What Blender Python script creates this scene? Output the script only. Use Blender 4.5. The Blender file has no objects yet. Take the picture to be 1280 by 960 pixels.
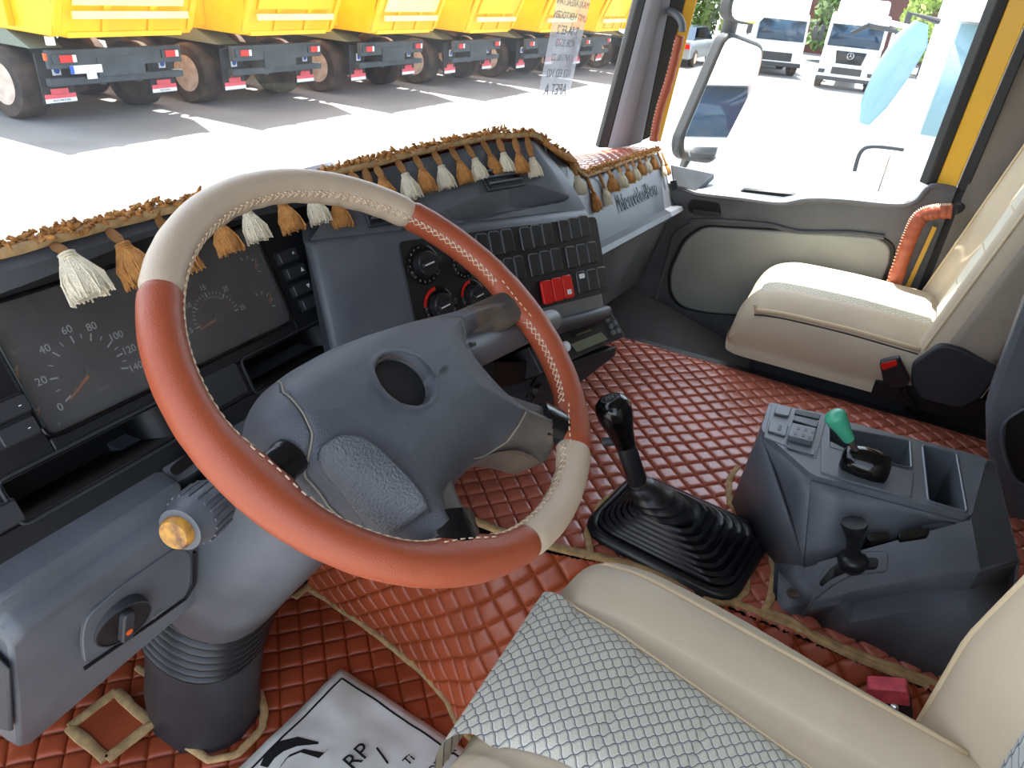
import bpy, bmesh, math, random
from mathutils import Vector, Matrix, noise
random.seed(7)
PI=math.pi
V=Vector
# ------------------------------------------------------------------ camera
YAW,PITCH,ROLL=math.radians(65.0),math.radians(29.8),math.radians(5.2)
FPX=888.0; CX,CY=640.0,480.0
CAM=V((-1.15,-.375,1.15))
_f=V((math.sin(YAW)*math.cos(PITCH),math.cos(YAW)*math.cos(PITCH),-math.sin(PITCH)))
_r=V((math.cos(YAW),-math.sin(YAW),0)); _d=_f.cross(_r)
RR=math.cos(ROLL)*_r-math.sin(ROLL)*_d; DD=math.sin(ROLL)*_r+math.cos(ROLL)*_d
sc=bpy.context.scene
cd=bpy.data.cameras.new('camera'); cam=bpy.data.objects.new('camera',cd); sc.collection.objects.link(cam)
cam.matrix_world=Matrix(((RR.x,-DD.x,-_f.x,CAM.x),(RR.y,-DD.y,-_f.y,CAM.y),(RR.z,-DD.z,-_f.z,CAM.z),(0,0,0,1)))
cd.sensor_width=36; cd.lens=FPX/1280*36; cd.clip_start=.02; cd.clip_end=300
sc.camera=cam
# ------------------------------------------------------------------ sky, sun, exposure
w=bpy.data.worlds.new('sky'); sc.world=w; w.use_nodes=True; nt=w.node_tree
bg=nt.nodes['Background']; st=nt.nodes.new('ShaderNodeTexSky'); st.sky_type='NISHITA'
SUN_AZ,SUN_EL=math.radians(62),math.radians(71)     # azimuth from +Y towards +X
st.sun_disc=False; st.sun_elevation=SUN_EL; st.sun_rotation=SUN_AZ; st.air_density=1.0; st.dust_density=1.5
hs=nt.nodes.new('ShaderNodeHueSaturation'); hs.inputs['Saturation'].default_value=.5; nt.links.new(st.outputs[0],hs.inputs['Color']); nt.links.new(hs.outputs[0],bg.inputs[0]); bg.inputs[1].default_value=.34
sl=bpy.data.lights.new('sun','SUN'); sl.energy=9.0; sl.angle=.009; sl.color=(1,.95,.87)
so=bpy.data.objects.new('sun',sl); sc.collection.objects.link(so)
sd=V((math.sin(SUN_AZ)*math.cos(SUN_EL),math.cos(SUN_AZ)*math.cos(SUN_EL),math.sin(SUN_EL)))
so.rotation_euler=sd.to_track_quat('Z','Y').to_euler()
sc.view_settings.view_transform='Standard'; sc.view_settings.look='None'; sc.view_settings.gamma=1
sc.view_settings.exposure=1.15
# ------------------------------------------------------------------ measuring helpers
def ray(u,v): return RR*((u-CX)/FPX)+DD*((v-CY)/FPX)+_f
def AX(u,v,x): d=ray(u,v); return CAM+d*((x-CAM.x)/d.x)
def AY(u,v,y): d=ray(u,v); return CAM+d*((y-CAM.y)/d.y)
def AZ(u,v,z): d=ray(u,v); return CAM+d*((z-CAM.z)/d.z)
def AP(u,v,pl,h=0):
    p0,n=pl; n=n.normalized(); d=ray(u,v); return CAM+d*(((p0+n*h)-CAM).dot(n)/d.dot(n))
def plane3(a,b,c):
    n=(b-a).cross(c-a).normalized()
    if n.dot(CAM-a)<0: n=-n
    return (a,n)
def lerp(a,b,t): return a+(b-a)*t
# ------------------------------------------------------------------ materials
MATS={}
def lin(c): return tuple(((x/255)/12.92 if x/255<=.04045 else ((x/255+.055)/1.055)**2.4) for x in c)
def mat(name,rgb,rough=.5,metal=0,bump=0,bscale=400,var=0,vscale=8,coat=0,emit=0,spec=.5,tint=None,sheen=0):
    m=bpy.data.materials.new(name); m.use_nodes=True; n=m.node_tree; b=n.nodes['Principled BSDF']
    c=lin(rgb)+(1,)
    b.inputs['Base Color'].default_value=c; b.inputs['Roughness'].default_value=rough; b.inputs['Metallic'].default_value=metal
    b.inputs['Specular IOR Level'].default_value=spec; b.inputs['Coat Weight'].default_value=coat
    if sheen: b.inputs['Sheen Weight'].default_value=sheen
    tc=n.nodes.new('ShaderNodeTexCoord')
    if emit: b.inputs['Emission Color'].default_value=c; b.inputs['Emission Strength'].default_value=emit
    if var:
        nz=n.nodes.new('ShaderNodeTexNoise'); nz.inputs['Scale'].default_value=vscale; nz.inputs['Detail'].default_value=6
        n.links.new(tc.outputs['Object'],nz.inputs['Vector'])
        mx=n.nodes.new('ShaderNodeMix'); mx.data_type='RGBA'
        t=lin(tint) if tint else tuple(min(1,x*(1+var*1.5)+.01*var) for x in c[:3])
        mx.inputs[6].default_value=tuple(x*(1-var*.5) for x in c[:3])+(1,); mx.inputs[7].default_value=t+(1,)
        rp=n.nodes.new('ShaderNodeValToRGB'); rp.color_ramp.elements[0].position=.38; rp.color_ramp.elements[1].position=.68
        n.links.new(nz.outputs[0],rp.inputs[0]); n.links.new(rp.outputs[0],mx.inputs[0]); n.links.new(mx.outputs[2],b.inputs['Base Color'])
        mr=n.nodes.new('ShaderNodeMapRange'); mr.inputs[3].default_value=max(.05,rough-.08); mr.inputs[4].default_value=min(1,rough+.12)
        n.links.new(nz.outputs[0],mr.inputs[0]); n.links.new(mr.outputs[0],b.inputs['Roughness'])
    if bump:
        nb=n.nodes.new('ShaderNodeTexNoise'); nb.inputs['Scale'].default_value=bscale; nb.inputs['Detail'].default_value=3
        n.links.new(tc.outputs['Object'],nb.inputs['Vector'])
        bp=n.nodes.new('ShaderNodeBump'); bp.inputs['Strength'].default_value=bump; bp.inputs['Distance'].default_value=.002
        n.links.new(nb.outputs[0],bp.inputs['Height']); n.links.new(bp.outputs[0],b.inputs['Normal'])
    MATS[name]=m; return m
def glassmat(name,tint,alpha_r=.06,rough=0.0,haze=0,hz=(200,205,210),ior=.05):
    m=bpy.data.materials.new(name); m.use_nodes=True; n=m.node_tree
    for x in list(n.nodes):
        if x.type!='OUTPUT_MATERIAL': n.nodes.remove(x)
    o=[x for x in n.nodes if x.type=='OUTPUT_MATERIAL'][0]
    t=n.nodes.new('ShaderNodeBsdfTransparent'); t.inputs[0].default_value=tint+(1,)
    g=n.nodes.new('ShaderNodeBsdfGlossy'); g.inputs['Roughness'].default_value=rough
    fr=n.nodes.new('ShaderNodeValue'); fr.outputs[0].default_value=ior
    mx=n.nodes.new('ShaderNodeMixShader'); n.links.new(fr.outputs[0],mx.inputs[0]); n.links.new(t.outputs[0],mx.inputs[1]); n.links.new(g.outputs[0],mx.inputs[2])
    last=mx
    if haze:
        df=n.nodes.new('ShaderNodeBsdfDiffuse'); df.inputs[0].default_value=lin(hz)+(1,)
        tr=n.nodes.new('ShaderNodeBsdfTranslucent'); tr.inputs[0].default_value=lin(hz)+(1,)
        ad=n.nodes.new('ShaderNodeMixShader'); n.links.new(df.outputs[0],ad.inputs[1]); n.links.new(tr.outputs[0],ad.inputs[2])
        tc=n.nodes.new('ShaderNodeTexCoord'); nz=n.nodes.new('ShaderNodeTexNoise'); nz.inputs['Scale'].default_value=9; nz.inputs['Detail'].default_value=8
        n.links.new(tc.outputs['Object'],nz.inputs['Vector'])
        ma=n.nodes.new('ShaderNodeMath'); ma.operation='MULTIPLY'; ma.inputs[1].default_value=haze*2; n.links.new(nz.outputs[0],ma.inputs[0])
        m2=n.nodes.new('ShaderNodeMixShader'); n.links.new(ma.outputs[0],m2.inputs[0]); n.links.new(mx.outputs[0],m2.inputs[1]); n.links.new(ad.outputs[0],m2.inputs[2]); last=m2
    n.links.new(last.outputs[0],o.inputs[0]); MATS[name]=m; return m
PL=mat('dash_plastic',(88,92,98),.33,bump=.25,bscale=900,var=.22,vscale=7)
PLD=mat('dark_plastic',(44,46,50),.45,bump=.2,bscale=900,var=.15)
BLK=mat('black_fascia',(24,25,28),.38,bump=.12,bscale=900,var=.12)
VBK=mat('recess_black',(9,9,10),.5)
PAD=mat('wheel_pad_vinyl',(72,75,82),.36,bump=.6,bscale=900,var=.18,vscale=14)
PADG=mat('wheel_flap_grain',(84,87,92),.36,bump=1.0,bscale=420,var=.15)
SPK=mat('worn_spoke_plastic',(74,70,68),.5,bump=.3,bscale=500,var=.35,vscale=25,tint=(104,92,80))
BRN=mat('brown_leather',(160,76,46),.40,bump=.25,bscale=700,var=.10,vscale=6)
BRNM=mat('brown_quilt_leather',(162,76,46),.32,bump=.25,bscale=600,var=.22,vscale=5)
BRNP=mat('brown_quilt_leather_sheen',(176,98,78),.25,coat=.3,bump=.2,bscale=600,var=.15,vscale=5)  # pinkish tone: sky reflection put into the leather colour
THR=mat('amber_thread',(150,66,18),.7)
THL=mat('pale_thread',(226,200,170),.8)
CRM=mat('cream_leather',(194,174,150),.42,bump=.2,bscale=700,var=.06,vscale=6)
SEAT=mat('cream_seat_vinyl',(200,184,158),.5,bump=.2,bscale=600,var=.08,vscale=5)
SEATW=mat('pale_seat_panel',(212,210,196),.55,bump=.3,bscale=500,var=.05)
SEATG=mat('taupe_seat_side',(160,148,132),.6,bump=.25,bscale=500,var=.08)
PIP=mat('tan_piping',(178,146,100),.8,bump=.6,bscale=900,var=.25,vscale=60)
SPIP=mat('seat_piping',(214,192,155),.6,bump=.3,bscale=900)
RUB=mat('black_rubber',(27,28,31),.33,bump=.15,bscale=300,var=.15,vscale=12)
GLB=mat('gloss_black',(10,10,11),.12)
SHT=mat('black_tape',(14,15,18),.2,bump=.35,bscale=90)
YEL=mat('yellow_paint',(222,170,52),.35,var=.05)
TIP=mat('tipper_yellow',(250,190,10),.4,var=.08,vscale=2)
TIPW=mat('tipper_pale_panel',(246,226,150),.5,var=.15,vscale=2)  # paler yellow for the tail panels and stripes
SEAL=mat('rubber_seal',(22,22,23),.55)
PIL=mat('grey_pillar_trim',(118,118,121),.55,bump=.2,bscale=700,var=.06)
TRIM=mat('taupe_wall_trim',(124,116,108),.7,bump=.4,bscale=900,var=.08)
DGR=mat('door_dark_plastic',(84,85,88),.5,bump=.3,bscale=900,var=.2,vscale=8)
DIN=mat('door_grey_inset',(142,145,141),.6,bump=.35,bscale=1200,var=.1,vscale=5)
AMB=mat('amber_yarn',(184,128,68),.85,bump=1,bscale=700,var=.3,vscale=80)
CRY=mat('cream_yarn',(226,216,190),.85,bump=1,bscale=700,var=.15,vscale=80)
RED=mat('red_plastic',(214,28,20),.3)
PNK=mat('pink_red_plastic',(226,88,100),.4,var=.2,vscale=60)
WHT=mat('white_paint',(236,238,240),.3)
WPR=mat('white_print',(235,237,237),.6)
WPD=mat('faded_print',(120,122,122),.6)
ORG=mat('orange_needle',(214,120,38),.5)
YCP=mat('yellow_stalk_cap',(208,152,62),.4,var=.25,vscale=90,tint=(110,72,50))
GRN=mat('turquoise_green_knob',(70,168,132),.35,var=.1,vscale=30)
CHR=mat('chrome',(200,200,200),.15,metal=1)
STL=mat('worn_steel',(110,100,92),.4,metal=.8,var=.3,vscale=50)
LCD=mat('lcd_screen',(112,118,96),.3)
PAP=mat('white_paper_sheet',(236,237,230),.7,bump=.5,bscale=14,var=.12,vscale=9,tint=(196,194,178))
INK=mat('black_ink',(20,20,20),.7)
TYR=mat('truck_tyre',(48,42,40),.85,bump=.4,bscale=40,var=.25,vscale=3,tint=(92,76,64))
RIMM=mat('pale_rim',(205,185,170),.5,var=.2)
CHS=mat('chassis_grey',(58,64,68),.7,var=.3,vscale=3)
FLP=mat('mudflap_black',(44,47,50),.7,var=.2,vscale=4)
ASP=mat('asphalt',(128,127,125),.95,var=.12,vscale=.8)
LEAF=mat('bush_leaves',(128,150,52),.7,var=.4,vscale=2)
LEAF2=mat('dark_bush_leaves',(78,104,40),.7,var=.4,vscale=2)
ROOFR=mat('red_brown_wall',(108,58,50),.8,var=.3,vscale=.6)
MIR=mat('mirror_glass',(235,238,240),.02,metal=1)
GREYT=mat('translucent_grey',(58,58,56),.5)
WSG=mat('truck_windscreen_dark',(40,66,88),.08)
CYG=mat('truck_windscreen_cyan',(138,176,188),.08)
CAR=mat('car_silver',(150,160,165),.3,metal=.4)
ORP=mat('orange_paint',(222,96,30),.4)
SWT=mat('switch_dark',(34,35,38),.4)
SWG=mat('switch_groove',(118,121,126),.4)
BLU=mat('plate_blue',(40,90,190),.5)
GL1=glassmat('windscreen_glass',(.93,.96,.95),haze=.045,ior=.02)
GL2=glassmat('door_glass',(.90,.96,.97),haze=.02,ior=.03)
GLC=glassmat('cluster_lens',(.86,.86,.86),rough=.12,haze=.22,hz=(168,167,166))  # reflection and smudges on the lens put in as pale haze colour
PAG=glassmat('sheer_paper',(.75,.80,.85),haze=.36,hz=(225,228,235))
def netmat(name,base,line,n1,n2):
    m=mat(name,base,.65,bump=.3,bscale=700); n=m.node_tree; b=n.nodes['Principled BSDF']
    uv=n.nodes.new('ShaderNodeUVMap'); sp=n.nodes.new('ShaderNodeSeparateXYZ'); n.links.new(uv.outputs[0],sp.inputs[0])
    def M(op,*a):
        x=n.nodes.new('ShaderNodeMath'); x.operation=op
        for i,q in enumerate(a):
            if isinstance(q,(int,float)): x.inputs[i].default_value=q
            else: n.links.new(q,x.inputs[i])
        return x.outputs[0]
    def edge(c,k,wv):
        s=M('MULTIPLY',c,k); s=M('ADD',s,wv); return M('ABSOLUTE',M('SUBTRACT',M('FRACT',s),.5))
    wu=M('MULTIPLY',M('SINE',M('MULTIPLY',sp.outputs[1],n2*PI*2)),.05)
    wv=M('MULTIPLY',M('SINE',M('MULTIPLY',sp.outputs[0],n1*PI*2)),.05)
    e=M('MAXIMUM',edge(sp.outputs[0],n1,wu),edge(sp.outputs[1],n2,wv))
    mr=n.nodes.new('ShaderNodeMapRange'); mr.inputs[1].default_value=.44; mr.inputs[2].default_value=.47; n.links.new(e,mr.inputs[0])
    mx=n.nodes.new('ShaderNodeMix'); mx.data_type='RGBA'; mx.inputs[6].default_value=lin(base)+(1,); mx.inputs[7].default_value=lin(line)+(1,)
    n.links.new(mr.outputs[0],mx.inputs[0]); n.links.new(mx.outputs[2],b.inputs['Base Color'])
    bp=[x for x in n.nodes if x.type=='BUMP'][0]
    b2=n.nodes.new('ShaderNodeBump'); b2.inputs['Strength'].default_value=.45; b2.inputs['Distance'].default_value=.003; b2.invert=True
    mr2=n.nodes.new('ShaderNodeMapRange'); mr2.inputs[1].default_value=.3; mr2.inputs[2].default_value=.5; n.links.new(e,mr2.inputs[0])
    n.links.new(mr2.outputs[0],b2.inputs['Height']); n.links.new(bp.outputs[0],b2.inputs['Normal']); n.links.new(b2.outputs[0],b.inputs['Normal'])
    return m
# ------------------------------------------------------------------ object helpers
COL=sc.collection
def org(o):
    p=V((0,0,0))
    while o: p=p+o.location; o=o.parent
    return p
def thing(name,label,cat,loc,group=None):
    o=bpy.data.objects.new(name,None); COL.objects.link(o); o.location=loc; o.empty_display_size=.05
    o['label']=label; o['category']=cat
    if group: o['group']=group
    return o
def tag(o,label,cat,group=None):
    o['label']=label; o['category']=cat
    if group: o['group']=group
    return o
class MB:
    def __init__(s): s.v=[]; s.f=[]; s.m=[]; s.uv=None
    def add(s,vs,fs,mi=0):
        k=len(s.v); s.v+= [V(x) for x in vs]; s.f+=[tuple(i+k for i in f) for f in fs]; s.m+=[mi]*len(fs); return s
    def prism(s,pts,ext,mi=0):
        n=len(pts); pts=[V(p) for p in pts]
        return s.add(pts+[p+V(ext) for p in pts],[tuple(range(n)),tuple(range(2*n-1,n-1,-1))]+[(i,(i+1)%n,(i+1)%n+n,i+n)[::-1] for i in range(n)],mi)
    def box(s,c,h,mi=0,ax=None):
        c=V(c); a=ax or (V((1,0,0)),V((0,1,0)),V((0,0,1)))
        q=[c+a[0]*(h[0]*x)+a[1]*(h[1]*y)+a[2]*(h[2]*z) for x,y,z in ((-1,-1,-1),(1,-1,-1),(1,1,-1),(-1,1,-1),(-1,-1,1),(1,-1,1),(1,1,1),(-1,1,1))]
        return s.add(q,[(0,3,2,1),(4,5,6,7),(0,1,5,4),(1,2,6,5),(2,3,7,6),(3,0,4,7)],mi)
    def loft(s,rings,closed=True,caps=True,mi=0):
        n=len(rings[0]); k=len(s.v); vs=[]; fs=[]
        for r in rings: vs+=r
        for i in range(len(rings)-1):
            for j in range(n if closed else n-1):
                a=i*n+j; b=i*n+(j+1)%n; fs.append((a,b,b+n,a+n))
        if caps and closed: fs.append(tuple(range(n))[::-1]); fs.append(tuple(range((len(rings)-1)*n,len(rings)*n)))
        return s.add(vs,fs,mi)
    def tube(s,path,r,n=12,mi=0,caps=True,flat=1.0,up=None):
        path=[V(p) for p in path]; m=len(path); rr=r if isinstance(r,(list,tuple)) else [r]*m
        rings=[]; prev=None
        for i in range(m):
            t=(path[min(i+1,m-1)]-path[max(i-1,0)]).normalized()
            u=up if up else (prev if prev else (V((0,0,1)) if abs(t.z)<.9 else V((1,0,0))))
            a=(u-t*u.dot(t)).normalized(); b=t.cross(a); prev=a
            rings.append([path[i]+a*(rr[i]*flat*math.cos(2*PI*k/n))+b*(rr[i]*math.sin(2*PI*k/n)) for k in range(n)])
        return s.loft(rings,True,caps,mi)
    def lathe(s,c,axis,prof,n=24,mi=0):
        axis=V(axis).normalized(); a=axis.orthogonal().normalized(); b=axis.cross(a); c=V(c)
        rings=[[c+axis*h+a*(r*math.cos(2*PI*k/n))+b*(r*math.sin(2*PI*k/n)) for k in range(n)] for r,h in prof]
        return s.loft(rings,True,True,mi)
    def grid(s,fn,nu,nv,mi=0,closeu=False):
        vs=[fn(i/(nu),j/(nv)) for j in range(nv+1) for i in range(nu+1)]
        return s.add(vs,[(j*(nu+1)+i,j*(nu+1)+i+1,(j+1)*(nu+1)+i+1,(j+1)*(nu+1)+i) for j in range(nv) for i in range(nu)],mi)
    def build(s,name,mats,parent=None,angle=40,bevel=0,seg=2,kind=None,label=None,sub=0,solid=0):
        me=bpy.data.meshes.new(name); o0=org(parent) if parent else V((0,0,0))
        me.from_pydata([tuple(v-o0) for v in s.v],[],s.f)
        if not isinstance(mats,(list,tuple)): mats=[mats]
        for m in mats: me.materials.append(m)
        me.polygons.foreach_set('material_index',s.m)
        if s.uv is not None:
            ul=me.uv_layers.new(name='UVMap'); 
            for l in me.loops: ul.data[l.index].uv=s.uv[l.vertex_index]
        bm=bmesh.new(); bm.from_mesh(me); bmesh.ops.recalc_face_normals(bm,faces=bm.faces); bm.to_mesh(me); bm.free()
        me.polygons.foreach_set('use_smooth',[True]*len(me.polygons))
        me.set_sharp_from_angle(angle=math.radians(angle)); me.update()
        o=bpy.data.objects.new(name,me); COL.objects.link(o)
        if parent: o.parent=parent
        if solid:
            md=o.modifiers.new('solid','SOLIDIFY'); md.thickness=solid; md.offset=-1
        if sub:
            md=o.modifiers.new('sub','SUBSURF'); md.levels=sub; md.render_levels=sub
        if bevel:
            md=o.modifiers.new('bevel','BEVEL'); md.width=bevel; md.segments=seg; md.limit_method='ANGLE'; md.angle_limit=math.radians(30); md.harden_normals=False
        if kind: o['kind']=kind
        if label: o['label']=label
        return o
def rounded(pts,r=.2,n=4,closed=True):
    """round the corners of a polygon of vectors; r = fraction of the shorter edge"""
    out=[]; m=len(pts); pts=[V(p) for p in pts]
    for i in range(m):
        p=pts[i]; a=pts[i-1]; b=pts[(i+1)%m]; k=r*min((a-p).length,(b-p).length)
        pa=p+(a-p).normalized()*k; pb=p+(b-p).normalized()*k
        for j in range(n+1):
            t=j/n; out.append((1-t)**2*pa+2*t*(1-t)*p+t*t*pb)
    return out
def roundabs(pts,k,n=4):
    out=[]; m=len(pts); pts=[V(p) for p in pts]
    for i in range(m):
        p=pts[i]; a=pts[i-1]; b=pts[(i+1)%m]; kk=min(k,.48*(a-p).length,.48*(b-p).length)
        pa=p+(a-p).normalized()*kk; pb=p+(b-p).normalized()*kk
        for j in range(n+1):
            t=j/n; out.append((1-t)**2*pa+2*t*(1-t)*p+t*t*pb)
    return out
def resample(pts,n):
    pts=[V(p) for p in pts]; L=[0]
    for a,b in zip(pts,pts[1:]): L.append(L[-1]+(b-a).length)
    out=[]
    for i in range(n):
        s=L[-1]*i/(n-1); k=0
        while k<len(L)-2 and L[k+1]<s: k+=1
        t=(s-L[k])/max(1e-9,L[k+1]-L[k]); out.append(pts[k].lerp(pts[k+1],t))
    return out
def smoothpath(pts,n=8):
    pts=[V(p) for p in pts]; out=[]
    for i in range(len(pts)-1):
        p0=pts[max(i-1,0)];p1=pts[i];p2=pts[i+1];p3=pts[min(i+2,len(pts)-1)]
        for j in range(n):
            t=j/n; out.append(.5*((2*p1)+(p2-p0)*t+(2*p0-5*p1+4*p2-p3)*t*t+(3*p1-p0-3*p2+p3)*t**3))
    out.append(pts[-1]); return out
def slab(name,px,pl,th,m,parent=None,h=0,bevel=0,rnd=0,**k):
    """plate lying in plane pl whose outline is measured at the pixels px; th = thickness behind the face"""
    pts=[AP(u,v,pl,h) for u,v in px]
    if rnd: pts=roundabs(pts,rnd)
    return MB().prism(pts,-pl[1].normalized()*th).build(name,m,parent,bevel=bevel,**k)
_font={}
def text(name,s,P,xd,yd,size,m,parent,ext=.0004,label=None,align='CENTER',shear=0):
    cu=bpy.data.curves.new('t','FONT'); cu.body=s; cu.size=size; cu.extrude=ext; cu.align_x=align; cu.align_y='CENTER'; cu.shear=shear
    cu.resolution_u=3
    ob=bpy.data.objects.new('t',cu); COL.objects.link(ob); bpy.context.view_layer.update()
    me=bpy.data.meshes.new_from_object(ob.evaluated_get(bpy.context.evaluated_depsgraph_get()))
    bpy.data.objects.remove(ob); me.materials.clear(); me.materials.append(m)
    xd=V(xd).normalized(); yd=(V(yd)-xd*V(yd).dot(xd)).normalized(); zd=xd.cross(yd); o0=org(parent) if parent else V((0,0,0))
    M=Matrix(((xd.x,yd.x,zd.x,P.x-o0.x),(xd.y,yd.y,zd.y,P.y-o0.y),(xd.z,yd.z,zd.z,P.z-o0.z),(0,0,0,1)))
    me.transform(M); o=bpy.data.objects.new(name,me); COL.objects.link(o); o.parent=parent
    if label: o['label']=label
    return o
def struct(o): o['kind']='structure'; return o
def inpoly(x,y,poly):
    c=False; n=len(poly)
    for i in range(n):
        x1,y1=poly[i][:2]; x2,y2=poly[i-1][:2]
        if (y1>y)!=(y2>y) and x<(x2-x1)*(y-y1)/(y2-y1)+x1: c=not c
    return c
def dseg(x,y,poly,closed=True):
    m=9; n=len(poly)
    for i in range(n if closed else n-1):
        ax,ay=poly[i]; bx,by=poly[(i+1)%n]; dx,dy=bx-ax,by-ay; t=max(0,min(1,((x-ax)*dx+(y-ay)*dy)/(dx*dx+dy*dy+1e-12)))
        m=min(m,math.hypot(x-ax-dx*t,y-ay-dy*t))
    return m
def smring(r,k=3):
    out=[]; n=len(r)
    for i in range(n):
        p0,p1,p2,p3=r[i-1],r[i],r[(i+1)%n],r[(i+2)%n]
        for j in range(k):
            t=j/k; out.append(.5*((2*p1)+(p2-p0)*t+(2*p0-5*p1+4*p2-p3)*t*t+(3*p1-p0-3*p2+p3)*t**3))
    return out
def smsecs(secs,k=3,kk=3):
    R=[smring(r,k) for r in secs]; out=[]; n=len(R)
    for i in range(n-1):
        r0,r1,r2,r3=R[max(i-1,0)],R[i],R[i+1],R[min(i+2,n-1)]
        for j in range(kk):
            t=j/kk; out.append([.5*((2*b)+(c-a)*t+(2*a-5*b+4*c-d)*t*t+(3*b-a-3*c+d)*t**3) for a,b,c,d in zip(r0,r1,r2,r3)])
    out.append(R[-1]); return out
TS=[0,.035,.12,.25,.4,.6,.75,.88,.965]
def quilt(name,poly,fn,pitch,amp,mats,parent,holes=(),ang=45,off=(0,0),**k):
    """puffed diamond quilting over the 2-D polygon poly, fn maps (a,b,h) to space"""
    ca,sa=math.cos(math.radians(ang)),math.sin(math.radians(ang))
    q=[((x*ca+y*sa)/pitch,(-x*sa+y*ca)/pitch) for x,y in poly]
    i0,i1=int(min(p[0] for p in q))-2,int(max(p[0] for p in q))+2
    j0,j1=int(min(p[1] for p in q))-2,int(max(p[1] for p in q))+2
    A=[i+t for i in range(i0,i1) for t in TS]; B=[j+t for j in range(j0,j1) for t in TS]
    idx={}; vs=[]; fs=[]; mi=[]
    def prof(t):
        t=t%1; return 1-abs(2*t-1)**7
    def vert(i,j):
        if (i,j) in idx: return idx[(i,j)]
        a=A[i];b=B[j]; x=(a*ca-b*sa)*pitch; y=(a*sa+b*ca)*pitch
        h=amp*(prof(a)*prof(b))**.6*(1+.25*noise.noise(V((x*9,y*9,0)))); idx[(i,j)]=len(vs); vs.append(fn(x,y,h)); return idx[(i,j)]
    nt=len(TS)
    for i in range(len(A)-1):
        for j in range(len(B)-1):
            a=(A[i]+A[i+1])/2; b=(B[j]+B[j+1])/2; x=(a*ca-b*sa)*pitch; y=(a*sa+b*ca)*pitch
            if not inpoly(x,y,poly): continue
            if any(inpoly(x,y,h) for h in holes): continue
            fs.append((vert(i,j),vert(i+1,j),vert(i+1,j+1),vert(i,j+1)))
            g=(i%nt in (0,nt-1)) or (j%nt in (0,nt-1)); mi.append(1 if g else 0)
    mb=MB(); mb.v=[V(v) for v in vs]; mb.f=fs; mb.m=mi
    o=mb.build(name,mats,parent,angle=180,**k); return o
def strip(name,path,wid,th,m,parent,nrm=V((0,0,1)),n=40,wob=.0015,**k):
    """a sewn-on binding: rounded ribbon along path"""
    p=resample(path,n); rings=[]
    for i in range(len(p)):
        t=(p[min(i+1,n-1)]-p[max(i-1,0)]).normalized(); s=t.cross(nrm).normalized(); u=s.cross(t)
        c=p[i]+s*noise.noise(p[i]*18)*wob*2; w=wid*(1+.18*noise.noise(p[i]*30+V((5,0,0))))
        rings.append([c+s*(w*x)+u*(th*y) for x,y in ((-.5,0),(-.45,.7),(-.2,1),(.2,1),(.45,.7),(.5,0))])
    return MB().loft(rings,True,True).build(name,m,parent,angle=50,**k)
# ================================================================== SETTING: the cab shell and the ground
GZ=-1.45
struct(MB().box((20,10,GZ-.05),(60,60,.05)).build('ground',ASP))
TF=.30                                   # top of the engine tunnel
FLZ=-.06
mb=MB().box((-.05,-.25,FLZ-.03),(1.16,.95,.02)); struct(mb.build('floor',PLD))
lowtrim=[(.47,-.306),(.40,-.312),(.258,-.330),(.15,-.352),(.057,-.385),(.007,-.421),(-.1,-.45),(-.3,-.46),(-.9,-.46)]
def xlow(y):
    for (a,xa),(b,xb) in zip(lowtrim,lowtrim[1:]):
        if y>=b: return lerp(xa,xb,max(0,(a-y)/(a-b)))
    return lowtrim[-1][1]
def xtop(y): return -.30+.0*y if y>.0 else (-.30+.06*min(1,-y/.2))
def tun(y): return [V((xlow(y)+.012,y,FLZ-.01)),V((xtop(y)+.012,y,TF-.012)),V((.66,y,TF-.012)),V((.70,y,FLZ-.01))]
struct(MB().loft([tun(y) for y in (-1.1,-.8,-.5,-.2,0,.06,.15,.26,.47)],True,True).build('engine_tunnel',PLD))
# roof, rear wall, driver-side frame (the driver's door stands open), passenger side wall behind the door
struct(MB().box((0,-.35,1.66),(1.12,.78,.03)).build('ceiling',TRIM,bevel=.02))
struct(MB().box((0,-1.15,.75),(1.12,.03,.92)).build('wall_back',TRIM))
struct(MB().box((-1.14,-.98,.75),(.03,.17,.92)).build('wall_left',TRIM))
struct(MB().tube([(-1.08,.36,.0),(-1.07,.35,.8),(-1.02,.24,1.64)],.04,12).build('trim_1',PIL))
# rear side wall behind the passenger door
rw=[AX(1205,243,1.06),AX(1240,160,1.06),AX(1292,20,1.06),AX(1302,-30,1.06)]
y0=rw[0].y
struct(MB().prism([V((1.06,y0,-.1)),V((1.06,rw[0].y,rw[0].z)),V((1.06,rw[2].y,rw[2].z)),V((1.06,rw[2].y-.06,1.64)),V((1.06,-1.15,1.64)),V((1.06,-1.15,-.1))],(.04,0,0)).build('wall_right',TRIM))
# ---- windscreen with its pillar
base=[V((-1.03,.40,.76)),V((-.8,.435,.76)),V((-.4,.45,.75)),V((.1,.45,.74)),V((.5,.44,.72)),V((.8,.42,.70)),V((.955,.395,.69))]
top=[V((-.99,.28,1.62)),V((-.78,.32,1.63)),V((-.4,.34,1.64)),V((.1,.34,1.64)),V((.5,.33,1.64)),V((.76,.31,1.63)),V((.90,.26,1.62))]
bs=smoothpath(base,6); tp=smoothpath(top,6)
def wsf(a,b):
    k=a*(len(bs)-1); i=min(int(k),len(bs)-2); t=k-i
    p=bs[i].lerp(bs[i+1],t); q=tp[i].lerp(tp[i+1],t); return p.lerp(q,b)
o=struct(MB().grid(wsf,36,8).build('window_1',GL1,angle=180)); 
struct(MB().box((0,.52,1.60),(1.0,.20,.012)).build('added_visor',SEAL,bevel=.004))  # unseen outer visor added to keep the sun off the dash
def frame(name,path,w1,w2,m,**k): return MB().tube(path,w1,10,flat=w2).build(name,m,**k)
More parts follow.
